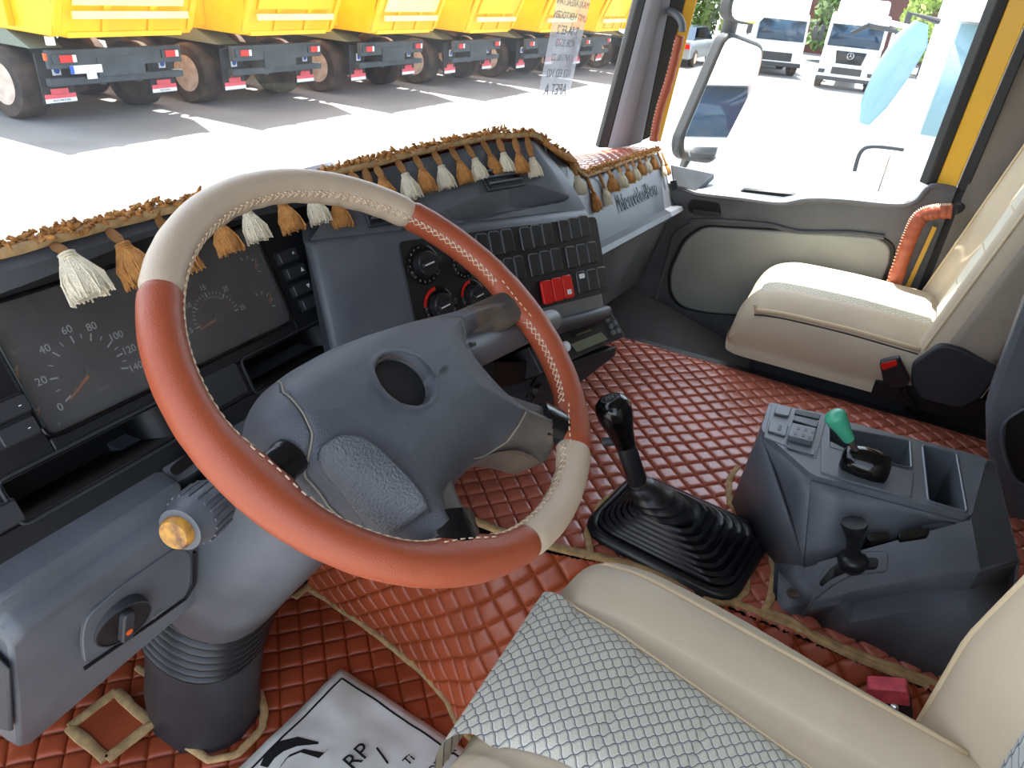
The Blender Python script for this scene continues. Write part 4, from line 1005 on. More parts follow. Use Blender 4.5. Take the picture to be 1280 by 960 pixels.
for i,(u0,v0,u1,v1,kd_,sc_k,x) in enumerate(tl):
    x=min(_fx,key=lambda q:abs(q[0]-u0))[1]
    a=dashtop(x)+V((0,-.008,.002)); b=AY(u1,v1,a.y-.026)
    if (b-a).length>.06 or b.z>a.z: b=a+(b-a).normalized()*.035 if b.z<a.z else a+V((0,-.02,-.03))
    src=(TA if kd_=='a' else TC)[i%2]
    o=src.copy(); COL.objects.link(o); o.parent=dc; o.name='tassel'
    d=(b-a).normalized(); down=(d*.5+V((0.1,-.25,-.9))).normalized(); zq=(-down).to_track_quat('Z','Y')
    o.location=b-org(dc); o.rotation_mode='QUATERNION'; o.rotation_quaternion=zq; o.scale=(sc_k*.95,)*3
    o['label']='cream yarn tassel on amber cord' if kd_=='c' else 'amber yarn tassel'
    c=CO.copy(); COL.objects.link(c); c.name='cord'; c.parent=dc; c.location=a-org(dc); c.rotation_mode='QUATERNION'; c.rotation_quaternion=(a-b).to_track_quat('Z','Y'); c.scale=(1,1,(b-a).length)
for o in TA+TC+[CO]: bpy.data.objects.remove(o)
# loose folded end of the fringe beside the console
mb=MB()
for k in range(5): mb.tube(smoothpath([dashtop(.13+.012*k)+V((0,-.01,-.0)),dashtop(.17+.01*k)+V((0,-.022,-.002)),dashtop(.22+.008*k)+V((0,-.012,.006))],5),.005,8)
mb.build('folded_fringe',AMB,dc)
# ================================================================== gear lever
gl=thing('gear_lever','tall black gear lever with round knob rising from a ribbed rubber boot','gear lever',(-.13,-.24,TF))
def rrect(c,hx,hy,k,z,n=5,yaw=0):
    p=roundabs([V((-hx,-hy,0)),V((hx,-hy,0)),V((hx,hy,0)),V((-hx,hy,0))],k,n); ca,sa=math.cos(yaw),math.sin(yaw)
    return [V((c[0]+q.x*ca-q.y*sa,c[1]+q.x*sa+q.y*ca,z)) for q in p]
BC=V((-.122,-.248,0)); NK=V((-.155,-.226,0)); yw=math.radians(-8)
rings=[rrect(BC,.112,.142,.05,TF+.004,yaw=yw),rrect(BC,.112,.142,.05,TF+.016,yaw=yw),rrect(BC,.104,.134,.05,TF+.024,yaw=yw)]
tiers=7
for i in range(tiers):
    t0=i/tiers; t1=(i+1)/tiers
    def at(t): return BC.lerp(NK,t**1.1),lerp(.098,.044,t),lerp(.128,.048,t),lerp(TF+.024,TF+.086,t**1.15)
    c0,x0,y0_,z0=at(t0); c1,x1,y1_,z1=at(t1)
    k=lambda a: min(.045,a*.75)
    rings+= [rrect(c0,x0*.97,y0_*.97,k(x0),z0-.004,yaw=yw),rrect(c0,x0,y0_,k(x0),z0+.004,yaw=yw),rrect(c0,x0-.005,y0_-.005,k(x0),z0+.007,yaw=yw),rrect(c0.lerp(c1,.75),lerp(x0,x1,.55)-.002,lerp(y0_,y1_,.55)-.002,k(x1),z0-.002,yaw=yw)]
MB().loft(rings).build('rubber_boot',RUB,gl,angle=80)
kc=AX(770,521,-.192); nk=AX(798,604,-.178); ax=(kc-nk).normalized(); nb0=V((NK.x,NK.y,TF+.080))
rings=[]; sN=24
for r_,t in ((.046,0),(.047,.10),(.040,.16),(.043,.24),(.042,.32),(.035,.38),(.037,.46),(.035,.54),(.029,.60),(.028,.75),(.024,.92),(.021,1.0)):
    c=nb0.lerp(nk,t**.95); zz_=(Z_*(1-t)+ax*t).normalized(); a_=zz_.orthogonal().normalized(); b_=zz_.cross(a_); rings.append([c+a_*(r_*math.cos(2*PI*k/sN))+b_*(r_*math.sin(2*PI*k/sN)) for k in range(sN)])
MB().loft(rings).build('boot_neck',RUB,gl,angle=180)
MB().lathe(nk-ax*.004,ax,[(.0165,0),(.0165,.006),(.015,.0065)],24).build('collar_ring',STL,gl)
Lk=(kc-nk).length
MB().lathe(nk,ax,[(.0155,.004),(.0165,.01),(.0165,Lk*.55),(.0160,Lk*.60)],24).build('shaft_sleeve',RUB,gl)
MB().lathe(nk,ax,[(.0168,Lk*.58),(.019,Lk*.68),(.021,Lk*.78),(.0255,Lk*.90),(.029,Lk*1.02),(.0295,Lk*1.12),(.027,Lk*1.20),(.020,Lk*1.255),(.010,Lk*1.27),(.001,Lk*1.272)],28).build('knob',GLB,gl,angle=70)
# shift pattern cap
kt=nk+ax*Lk*1.272; s1=(CAM-kt).cross(ax).normalized()*-1; s2=ax.cross(s1)
MB().lathe(kt-ax*.0035,ax,[(.016,0),(.015,.003),(.001,.0036)],24).build('pattern_cap',SWT,gl)
mb=MB()
for i in (-1,0,1): mb.box(kt+ax*.0008+s1*(i*.006),(.0005,.007,.0003),ax=(s1,s2,ax))
mb.box(kt+ax*.0008,(.0065,.0005,.0003),ax=(s1,s2,ax)); mb.build('shift_pattern',WPD,gl)
tg=nk+ax*Lk*.66; ld=((AX(752,553,-.190)-tg)).normalized(); ld=(ld-ax*ld.dot(ax)*.5).normalized()
MB().tube([tg+ld*.012,tg+ld*.024,tg+ld*.036],[.007,.006,.0065],10,flat=1.3).build('range_switch',PLD,gl,angle=60)
# ================================================================== engine-tunnel console
co=thing('center_console','blue grey plastic console on the engine tunnel with tray, switches and levers','console',(0,-.5,TF))
ZT=.52
def zt(u,v,z=ZT): return AZ(u,v,z)
A_,B_,C_,D_,E_=zt(962,502),zt(951,537),zt(1016,594),zt(1214,646),zt(1234,572)
G_=V((-.150,-.70,.47)); 
from mathutils.geometry import tessellate_polygon
def deck(name,outer,holes,depths,th,m,par):
    polys=[outer]+holes; flat=[p for q in polys for p in q]; tri=tessellate_polygon(polys)
    mb=MB(); mb.add(flat,[tuple(t) for t in tri])
    def wall(q,dz,close):
        n=len(q); lo=[p+V((0,0,-dz)) for p in q]; mb.add(q+lo,[(i,(i+1)%n,(i+1)%n+n,i+n) for i in range(n)]); 
        if close: mb.add(lo,[tuple(range(n))])
    wall(outer,th,False)
    for h,dz in zip(holes,depths): wall(h,dz,True)
    return mb.build(name,m,par,angle=30)
h1=roundabs([zt(1036,535),zt(1137,552),zt(1139,588),zt(1103,600),zt(1105,585),zt(1058,560),zt(1036,560)],.006,3)
h1=roundabs([zt(1036,533),zt(1137,552),zt(1139,586),zt(1096,576),zt(1036,560)],.005,3)
h2=roundabs([zt(1153,557),zt(1195,568),zt(1208,641),zt(1160,627)],.006,3)
outer=roundabs([A_,B_,C_,D_,E_],.012,3)
deck('top_deck',outer,[h1,h2],[.06,.11],.012,PL,co)
MB().tube([p+V((0,0,.001)) for p in h2]+[h2[0]],.002,6).build('pocket_rim',PL,co); MB().tube([p+V((0,0,.001)) for p in h1]+[h1[0]],.002,6).build('tray_rim',PL,co)
MB().prism([p+V((0,0,-.058)) for p in h1],(0,0,-.001)).build('tray_floor',PLD,co); MB().prism([p+V((0,0,-.108)) for p in h2],(0,0,-.001)).build('pocket_floor',VBK,co)
# side walls of the upper body, down to the plateau and the tunnel
def lw_(p,z,dx=0,dy=0): return V((p.x+dx,p.y+dy,z))
fA,fB=V((.055,-.312,TF)),V((-.085,-.335,TF)); s4=AZ(1004,708,.395)
front=[(A_,fA),(B_,V((-.09,-.352,.345))),(C_,s4),(D_,V((-.09,-.655,.44)))]
def wall(name,a,b,c,d,m=PL,k=5):
    MB().grid(lambda s,t:a.lerp(b,s).lerp(d.lerp(c,s),t),k,k).build(name,m,co,angle=180,solid=.006)
dz_=V((0,0,-.010))
f0=AZ(912,634,TF); f1_=AZ(968,703,.335)
wall('side_wall',A_+dz_,B_+dz_,f0.lerp(f1_,.25)+V((0,0,0)),f0)
wall('side_wall',B_+dz_,C_+dz_,s4,f0.lerp(f1_,.0)+V((-.0,-.0,.0)))
MB().add([B_+dz_,s4,f1_,f0],[(0,1,2,3)]).build('side_wall',PL,co,solid=.006)
wall('side_wall',C_+dz_,D_+dz_,AZ(1212,652,.47),s4)
# far side and rear
MB().prism([A_+dz_,E_+dz_,V((E_.x+.03,E_.y-.02,TF-.02)),V((A_.x+.02,A_.y+.01,TF-.02))],(.004,0,0)).build('side_wall',PL,co)
R1,R2=AZ(1243,575,.51),AZ(1275,700,.455)
R0=AZ(1224,714,.455)
pl_rear=[E_+V((0,0,-.002)),D_+V((0,0,-.002)),R0,R2,R1]
MB().prism(pl_rear,(0,0,-.012)).build('rear_deck',PL,co,bevel=.004)
MB().prism([R1,R2,V((R2.x+.0,R2.y-.05,TF-.02)),V((R1.x+.03,R1.y-.06,TF-.02))],(0,.004,0)).build('side_wall',PL,co)
# plateau with the small lever
PPL=plane3(D_+V((0,0,-.006)),R0,s4)
def pq(u,v,h=0): return AP(u,v,PPL,h)
q=[D_+V((0,0,-.006)),R0,pq(1150,718),pq(1078,733),pq(1052,742),pq(1016,752),s4]
MB().add(q,[tuple(range(7))]).build('plateau',PL,co,angle=60)
# inward sloping near wall, step and skirt
k1,k2,k3,k4=AZ(1224,714,.455),pq(1150,718),pq(1078,733),pq(1054,742)
b1,b2,b3,b4=AZ(1240,790,.33),AZ(1180,778,.37),AZ(1072,745,.395),AZ(1052,748,.39)
e1_,e2_=AZ(1160,856,TF),AZ(965,764,TF)
kf=[V((e1_.x+.02,-.80,TF-.01)),AZ(1150,852,TF-.01),AZ(1060,806,TF-.01),AZ(1000,775,TF-.01)]
k5=pq(1016,752); kf.insert(3,AZ(1015,784,TF-.01)); ks_=[R2,k1,k2,k3,k4,k5]; kf.insert(0,V((-.20,-.90,TF-.01)))
d1=[p+V((.004,0,-.040)) for p in ks_]; d2=[p+V((-.030,0,-.050)) for p in ks_]; d2[4]=ks_[4]+V((-.004,0,-.02)); d1[4]=ks_[4]+V((0,0,-.012)); d2[5]=ks_[5]+V((-.003,0,-.012)); d1[5]=ks_[5]+V((0,0,-.006))
MB().loft([ks_,d1,d2,kf],False,False).build('near_skirt',PL,co,angle=25,solid=.006)
MB().add([s4,pq(1016,752),AZ(1000,775,TF),e2_,f1_],[(0,1,2,3,4)]).build('front_tab',PL,co,solid=.006,angle=20)
mb=MB(); 
c=AZ(991,742,.352); MB().lathe(c,V((-.25,.1,1)),[(.009,0),(.009,.003),(.005,.003),(.0045,.001),(.001,.001)],16).build('screw',STL,co)
c=AZ(1239,670,.475); MB().lathe(c,V((-.3,0,1)),[(.010,0),(.010,.002),(.007,.002),(.006,.0005),(.001,.0005)],16).build('screw_hole',VBK,co)
def dplate(name,px,z,th,m,bv=.0012,k=.003,par=co,label=None): return MB().prism(roundabs([AZ(u,v,z) for u,v in px],k),(0,0,-th)).build(name,m,par,bevel=bv,label=label)
# rocker switches on the deck
dplate('rocker_frame',((965,504),(1035,518),(1020,573),(955,546)),ZT+.001,.002,PL)
dplate('blank_switch',((971,505),(990,509),(986,520),(968,516)),ZT+.005,.004,PL)
dplate('switch_slot',((995,511),(1026,518),(1024,524),(993,517)),ZT+.003,.002,VBK)
dplate('rocker_switch',((994,519),(1024,527),(1021,534),(991,525)),ZT+.008,.006,SWT)
dplate('rocker_switch',((990,528),(1021,535),(1016,552),(985,544)),ZT+.011,.010,PL,label='raised rocker with dotted print')
for u,v in ((997,533),(1006,535),(1015,538),(993,540),(1003,542),(1011,545)): dplate('print_dot',((u,v),(u+4,v+1),(u+3,v+4),(u-1,v+3)),ZT+.0115,.0005,SWT,bv=0,k=.0005)
dplate('blank_switch',((963,525),(986,531),(982,545),(960,538)),ZT+.004,.003,PL)
dplate('blank_mark',((974,531),(978,532),(976,538),(972,537)),ZT+.0045,.0005,PLD,bv=0,k=.001)
dplate('blank_switch',((986,553),(1019,562),(1018,569),(984,559)),ZT+.003,.002,PL)
# parking-brake valve with green lever
pbh=AZ(1086,590,ZT+.0)
MB().prism(roundabs([AZ(u,v,ZT+.002) for u,v in ((1026,545),(1026,590),(1062,601),(1140,622),(1143,590),(1070,570),(1056,560))],.006),(0,0,-.01)).build('valve_plate',PL,co,bevel=.002)
ctr=AZ(1085,582,ZT+.012); axv=(AZ(1068,566,ZT)-AZ(1105,592,ZT)).normalized()
hb=MB(); rings=[]
for s_,r_ in ((-.040,.014),(-.034,.023),(-.012,.028),(.012,.028),(.026,.024),(.030,.016)):
    c=ctr+V((0,1,0))*s_*-1; rings.append(ell(c,V((1,0,0)),V((0,0,1)),r_,r_*1.0,24))
hb.loft(rings).build('valve_housing',GLB,co,angle=50)
tipg=AX(1041,516,ctr.x-.01); basg=ctr+V((-.005,.024,.022)); a_=(tipg-basg); Lg=a_.length; a_=a_.normalized()
MB().tube([basg,basg+a_*Lg*.38],.005,10).build('lever_stem',STL,co)
gk=MB(); gk.lathe(basg,a_,[(.0085,Lg*.28),(.0095,Lg*.34),(.0125,Lg*.6),(.0165,Lg*.84),(.0165,Lg*.93),(.012,Lg*1.0),(.001,Lg*1.02)],20); gk.build('green_knob',GRN,co,angle=60,label='turquoise green lever knob')
# small black lever in a curved slot
l0_=pq(1066,706,.0); l1=AX(1068,653,l0_.x)
MB().prism(roundabs([pq(u,v,.003) for u,v in ((1024,728),(1040,708),(1062,697),(1098,697),(1098,710),(1064,712),(1040,722),(1028,732))],.006),(0,0,-.02)).build('lever_slot',VBK,co)
MB().prism(roundabs([pq(u,v,.0015) for u,v in ((1014,745),(1028,712),(1058,690),(1111,688),(1110,714),(1066,718),(1040,732),(1016,752))],.008),(0,0,-.02)).build('slot_bezel',PL,co,bevel=.003)
a_=(l1-l0_); Ll=a_.length; a_=a_.normalized()
MB().lathe(l0_,a_,[(.013,-.01),(.020,.0),(.022,Ll*.12),(.019,Ll*.2),(.011,Ll*.24),(.0095,Ll*.45),(.0105,Ll*.62),(.016,Ll*.84),(.0185,Ll*.93),(.0175,Ll),(.001,Ll*1.01)],24).build('lever_knob',RUB,co,angle=50)
for u0,lab in ((1098,'lit'),(1141,'dark')):
    px=((u0-15,667),(u0+13,664),(u0+14,673),(u0-12,677)) if lab=='lit' else ((u0-18,664),(u0+20,659),(u0+21,669),(u0-16,675))
    MB().prism(roundabs([pq(u,v,.003) for u,v in px],.005),(0,0,-.02)).build('rocker_frame',GLB,co,bevel=.001)
    MB().prism(roundabs([AZ(lerp(u,sum(p[0] for p in px)/4,.35),lerp(v,sum(p[1] for p in px)/4,.35),.0045) for u,v in px],.003),(0,0,-.004)).build('rocker_switch',GREYT if lab=='lit' else SWT,co,bevel=.001)
# storage box behind the console
sb=thing('rear_storage_box','blue grey moulded storage box with dark oval opening at the rear right','storage box',(.2,-.83,TF))
def ay(u,v,y=-.80): return AY(u,v,y)
sbp=[(1300,330),(1281,372),(1231,508),(1232,560),(1250,640),(1276,690),(1330,740),(1420,500),(1400,330)]
yq=-.80
MB().prism([AX(u,v,.30) for u,v in sbp],(.14,-.02,0)).build('box_body',PL,sb,bevel=.012,seg=3)
MB().prism(roundabs([AX(u,v,.297) for u,v in ((1290,500),(1258,525),(1256,560),(1270,598),(1290,610),(1340,560),(1330,500))],.02),(.004,0,0)).build('opening',VBK,sb)
r_=smoothpath([AX(u,v,.295) for u,v in ((1300,500),(1256,528),(1254,562),(1269,600),(1300,612))],6); MB().tube(r_,.003,8).build('opening_rim',PL,sb)
# ================================================================== seats
NETP=netmat('seat_net_pale',(212,206,186),(150,146,130),80,80)
NETD=netmat('seat_net_dark',(198,194,178),(84,92,106),94,94)
NETB=netmat('seat_back_net',(200,204,200),(98,110,128),34,62)
def secloft(name,secs,m,par,angle=60,uvf=None,sub=0,rngs=None,**k):
    mb=MB().loft(smsecs(secs),True,True)
    return mb.build(name,m,par,angle=angle,**k)
# ---- passenger seat
ps=thing('passenger_seat','cream quilted passenger seat with sunlit cushion beside the door','seat',(.84,-.4,FLZ))
def pz(y): # top height of the cushion
    t=(-y-.15)/.47
    return .500-.035*math.exp(-((t)/.10)**1)-.020*max(0,t-.6)
def psec(y,shr=0,dz=0):
    z=pz(y)-dz; x0,x1=.625+shr,1.045-shr; b=.335+.02*shr*10
    P=[(x0+.02,b),(x0+.002,b+.02),(x0-.006,lerp(b,z,.45)),(x0+.0,z-.05),(x0+.012,z-.030),(x0+.04,z-.008),(x0+.08,z+.012),(x0+.105,z+.006),((x0+x1)/2,z+.000),(x1-.105,z+.006),(x1-.08,z+.010),(x1-.03,z-.012),(x1,z-.05),(x1,b+.02),(x1-.02,b)]
    return [V((x,y,zz_)) for x,zz_ in P]
secs=[]
for y,sh_,dz in ((-.150,.030,.085),(-.156,.016,.055),(-.170,.006,.030),(-.19,.001,.014),(-.22,0,.005),(-.26,0,0),(-.34,0,0),(-.42,0,0),(-.50,0,0),(-.58,0,0),(-.66,0,0.005)): secs.append(psec(y,sh_,dz))
secs[0]=[p+V((0,0,.02)) if p.z<.37 else p for p in secs[0]]
secloft('cushion',secs,SEAT,ps,sub=1)
# cushion centre panel (ribbed net)
def pnet(a,b):
    x=lerp(.705,.965,a); y=lerp(-.195,-.60,b); d=.010*(1-(2*a-1)**4); return V((x,y,pz(y)+.004+d*.4-.012*math.exp(-((y+.18)/.02)**2)+.002*math.sin(b*40)*0))
mb=MB().grid(pnet,24,30); mb.uv=[((p.x+p.y)/1.4142,(p.x-p.y)/1.4142) for p in mb.v]; mb.build('centre_panel',NETP,ps,angle=180)
sp_=[V((.637,y,pz(y)-.028)) for y in [-.205-.02*i for i in range(20)]]
MB().tube([V((.640,-.200,pz(-.2)-.012))]+sp_,.006,8).build('piping',SPIP,ps,angle=180)
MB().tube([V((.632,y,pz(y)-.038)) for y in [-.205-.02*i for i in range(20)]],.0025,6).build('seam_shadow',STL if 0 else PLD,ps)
MB().box((.84,-.42,.16),(.17,.20,.18)).build('seat_base',PLD,ps,bevel=.02)
# backrest : outline swept from the near to the far side
def bsec_(z):
    t=(z-.44)/.9; yf=-.598-.20*t+.0; yr=yf-.15+.04*t; x0,x1=.62+.02*max(0,t-.6),1.035-.02*max(0,t-.6)
    P=[(x0+.02,yr),(x0,yr+.02),(x0-.004,(yf+yr)/2),(x0+.0,yf-.02),(x0+.010,yf+.010),(x0+.035,yf+.026),(x0+.07,yf+.014),(x0+.10,yf-.004),((x0+x1)/2,yf-.008),(x1-.10,yf-.004),(x1-.07,yf+.014),(x1-.035,yf+.026),(x1-.01,yf+.010),(x1,yf-.02),(x1,yr+.02),(x1-.02,yr)]
    return [V((x,y,z)) for x,y in P]
zs=[.40,.43,.47,.55,.65,.75,.85,.95,1.05,1.15,1.2]
o=secloft('backrest',[bsec_(z) for z in zs],SEAT,ps,sub=1)
# side panel and front panel of the backrest
def bside(a,b):
    z=lerp(.47,1.15,b); s=bsec_(z); return lerp(s[3].y,s[1].y,a),z
MB().grid(lambda a,b:V((.612+.0*b,*bside(a,b))),6,14).build('side_panel',SEATG,ps,angle=180,solid=.002)
def bfront(a,b):
    z=lerp(.50,1.15,b); s=bsec_(z); x=lerp(.725,.87,a); return V((x,s[8].y+.0075,z))
mb=MB().grid(bfront,10,24); mb.uv=[((p.x+p.z)/1.4142,(p.x-p.z)/1.4142) for p in mb.v]; mb.build('back_panel',SEATW,ps,angle=180)
for z_ in (.58,.68,.78,.88,.98): MB().tube([V((x,bsec_(z_)[8].y+.008,z_)) for x in (.726,.76,.80,.84,.869)],.0012,5).build('cross_seam',SPIP,ps)
for xi in (4,11): MB().tube([bsec_(z)[xi]+V((0,.002,0)) for z in zs[2:]],.0035,8).build('piping',SPIP,ps)
MB().tube([bsec_(z)[7]+V((.005,.003,0)) for z in zs[2:]],.003,8).build('piping',SPIP,ps)
# recliner cover
rcp=[AX(u,v,.60) for u,v in ((1140,455),(1172,432),(1186,432),(1205,437),(1238,456),(1250,462),(1240,480),(1225,500),(1200,512),(1150,500),(1138,480))]
MB().prism(roundabs(rcp,.012),(.02,0,0)).build('recliner_cover',PLD,ps,bevel=.006,seg=3)
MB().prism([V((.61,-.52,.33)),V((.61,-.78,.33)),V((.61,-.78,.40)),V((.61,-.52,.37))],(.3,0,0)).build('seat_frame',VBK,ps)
# passenger buckle
pbk=thing('seat_belt_buckle','black seat belt buckle with red button beside the passenger seat recliner','seat belt buckle',AX(1115,480,.585))
b_=[AX(u,v,.580) for u,v in ((1099,453),(1124,447),(1138,476),(1133,484),(1112,486),(1104,478))]
MB().prism(roundabs(b_,.006),(.02,0,0)).build('housing',RUB,pbk,bevel=.003)
b_=[AX(u,v,.578) for u,v in ((1101,455),(1120,450),(1122,457),(1103,463))]
MB().prism(b_,(.006,0,0)).build('release_button',RED,pbk,bevel=.001)
MB().tube([AX(1128,484,.59),AX(1138,500,.60),AX(1145,512,.62)],.010,8,flat=.6).build('stalk',RUB,pbk)
# ---- driver's seat
ds=thing('driver_seat','cream driver seat with grey net patterned cushion in the foreground','seat',(-.66,-.45,FLZ))
def dz(y): return .535-.165*max(0,(-y-.27))-.02*math.exp(-((-y-.18)/.04)) if y<0 else .5
DCX=-.68
def dsec(y,shr=0,dd=0):
    z=dz(y)-dd; x1=-.452-shr; bl=max(0,1-((y+.36)/.17)**2); x0=2*DCX-x1; b=z-.17
    P=[(x1-.03,b),(x1+.008+.022*bl,b+.02),(x1+.012+.034*bl,b+.07),(x1+.006+.014*bl,z-.045),(x1-.020,z-.018),(x1-.042,z-.002),(x1-.075,z+.008),(x1-.115,z+.004),(x1-.135,z-.002),(DCX,z+.004),(x0+.135,z-.002),(x0+.115,z+.004),(x0+.07,z+.008),(x0+.03,z-.006),(x0,z-.045),(x0-.01,b+.05),(x0+.03,b)]
    return [V((x,y,zz_)) for x,zz_ in P]
secs=[dsec(y,s_,d_) for y,s_,d_ in ((-.172,.040,.085),(-.176,.020,.050),(-.184,.008,.025),(-.198,.002,.008),(-.22,0,0),(-.27,0,0),(-.34,0,0),(-.42,0,0),(-.50,0,0),(-.58,0,0),(-.66,0,0))]
secs[0]=[V((p.x,-.19 if p.z<.45 else p.y,p.z)) for p in secs[0]]
secloft('cushion',secs,SEAT,ds,sub=1)
def xseam(y): return -.588-.12*max(0,-y-.19)*1.0+.02*math.exp(-((-y-.19)/.03))
def dnet(a,b):
    y=lerp(-.178,-.66,b)
    x=lerp(xseam(y),2*DCX-xseam(y),a); g=0
    gy=(-y-.22)/.082; g=.0035*math.exp(-((gy-round(gy))*.082/.003)**2)
    e=min(a,1-a); z=dz(y)+.0035+.010*(1-math.exp(-e/.08))-g
    if b<.07:
        f=(1-b/.07)*PI/2*1.15; y=-.1995+.0335*math.sin(min(f,PI/2)); z=dz(-.215)+.010-.036*(1-math.cos(f))-max(0,f-PI/2)*.12
    return V((x,y,z))
mb=MB().grid(dnet,60,150); mb.uv=[((p.x+p.y)/1.4142,(p.x-p.y)/1.4142) for p in mb.v]; mb.build('net_panel',NETD,ds,angle=180)
MB().tube([V((xseam(y)+.001,y,dz(y)+.0045)) for y in [-.20-.01*i for i in range(46)]],.0014,6).build('panel_seam',SPIP,ds)
def pip(y): s=dsec(y); return s[5]+V((0,0,.001))
MB().tube([dsec(-.20,.006,.012)[5]]+[pip(-.22-.02*i) for i in range(22)],.0032,8).build('piping',SPIP,ds,angle=180)
MB().box((DCX,-.42,.20),(.19,.21,.15)).build('seat_base',PLD,ds,bevel=.02)
def dbs(z):
    t=z-.45; yf=-.655-.18*max(0,t-.12); x1=-.405-.03*max(0,t-.25)*2
    q=[(x1-.02,yf-.13),(x1+.008,yf-.09),(x1+.012,yf-.03),(x1-.004,yf+.030),(x1-.030,yf+.046),(x1-.060,yf+.034),(x1-.10,yf+.006),(x1-.14,yf-.006),(DCX,yf-.012)]
    q2=[(2*DCX-x,y) for x,y in q[:-1]][::-1]
    return [V((x,y,z)) for x,y in q+q2]
zs=[.34,.37,.42,.5,.58,.66,.74,.84,.95,1.05]
secloft('backrest',[dbs(z) for z in zs],SEAT,ds,sub=1)
def dbn(a,b):
    z=lerp(.40,1.0,b); s=dbs(z); cv=-.030*math.sin(min(1,b*1.3)*PI)
    x=lerp(-.535+cv*-1*.6,2*DCX+.535,a); return V((x,s[8].y+.010+.006*(1-(2*a-1)**2),z))
mb=MB().grid(dbn,20,40); mb.uv=[(p.x,p.z) for p in mb.v]; mb.build('back_net_panel',NETB,ds,angle=180)
MB().tube([dbs(z)[4]+V((.004,.000,0)) for z in [.36+.02*i for i in range(32)]],.0040,8).build('piping',SPIP,ds,angle=180)
# driver's buckle
dbk=thing('seat_belt_buckle','worn black seat belt buckle with faded pink red button beside the driver seat','seat belt buckle',AX(1115,930,-.335))
def bx_(u,v,x=-.335): return AX(u,v,x)
MB().prism(roundabs([bx_(1085,872),bx_(1140,875),bx_(1142,912),bx_(1088,908)],.004),(.03,-.0,-.01)).build('housing',RUB,dbk,bevel=.003)
MB().prism(roundabs([bx_(1083,860,-.337),bx_(1134,864,-.337),bx_(1139,884,-.337),bx_(1086,877,-.337)],.004),(.028,0,-.004)).build('release_button',PNK,dbk,bevel=.002)
for u in (1098,1114): 
    c=bx_(u+4,884,-.338); MB().lathe(c,(CAM-c),[(.005,0),(.005,.002),(.003,.003),(.001,.003)],10).build('metal_contact',CHR,dbk)
MB().prism([bx_(1094,905),bx_(1138,912),bx_(1150,960),bx_(1118,965)],(.02,0,-.01)).build('stem',RUB,dbk,bevel=.003)
MB().prism([bx_(1112,930,-.33),bx_(1156,938,-.33),bx_(1160,1000,-.33),bx_(1135,1000,-.33)],(.05,0,-.02)).build('anchor',STL if 0 else PLD,dbk,bevel=.002)
# ================================================================== sheer notice on the windscreen
A0p,A1p=[],[]
def onws(u,v):        # point on the glass seen at this pixel
    best=None; d=ray(u,v)
    for i in range(61):
        for j in range(61):
            p=wsf(.55+.45*i/60,j/60*.8); e=(p-CAM).normalized().dot(d.normalized())
            if best is None or e>best[0]: best=(e,p)
    return best[1]
c1,c2,c3,c4=onws(692,-6),onws(735,-6),onws(704,122),onws(664,124)
nn_=(c2-c1).cross(c4-c1).normalized()
if nn_.dot(CAM-c1)<0: nn_=-nn_
c1,c2,c3,c4=[p+nn_*.012 for p in (c1,c2,c3,c4)]
nz_=thing('window_notice','sheer white printed notice stuck inside the windscreen, letters seen reversed','notice',c4)
MB().grid(lambda a,b:c4.lerp(c3,a).lerp(c1.lerp(c2,a),b),4,12).build('sheet',PAG,nz_,angle=180)
tx=(c3-c4).normalized(); ty=((c1-c4)-tx*(c1-c4).dot(tx)).normalized(); Hn=(c1-c4).length; Wn=(c3-c4).length
for f,s_,sz in ((.11,'APET A',.10),(.27,'103 ED.102',.075),(.42,'CAPITAL 22',.06),(.555,'FOR 3303',.065),(.67,'T SA-EE 2',.075),(.80,'LIMIT HEKTOGEN',.06),(.92,'MAXI AREALTAN',.06)):
    q=c4.lerp(c3,.5).lerp(c1.lerp(c2,.5),f)+nn_*.001
    text('mirrored_print',s_,q,-tx,ty,Wn*sz*2.2,WPD,nz_,ext=.0001)
# ================================================================== passenger-side mirrors outside
mx=thing('wing_mirror','tall truck door mirror on a dark pole outside the passenger window','mirror',AX(862,190,1.42))
mxx=1.42
def ma(u,v,x=1.42): return AX(u,v,x)
def mirrorhead(px,nm):
    c=ma(sum(p[0] for p in px)/len(px),sum(p[1] for p in px)/len(px)); n=V((-.50,-.86,.06)).normalized()
    p=roundabs([AP(u,v,(c,n)) for u,v in px],.04,4)
    MB().prism(p,-n*.05).build(nm+'_shell',GREYT,mx,bevel=.01)
    g=[c+(q-c)*.93+n*.002 for q in p]; MB().prism(g,-n*.002).build(nm+'_glass',MIR,mx)
mirrorhead(((910,38),(958,56),(950,95),(893,206),(852,200),(850,178)),'main')
mirrorhead(((918,-14),(962,-10),(958,22),(944,32),(910,24)),'wide_angle')
MB().tube([ma(928,-30,1.47),ma(905,60,1.47),ma(862,190,1.45),ma(852,212,1.40)],[.022,.026,.02,.012],12).build('pole',GREYT,mx)
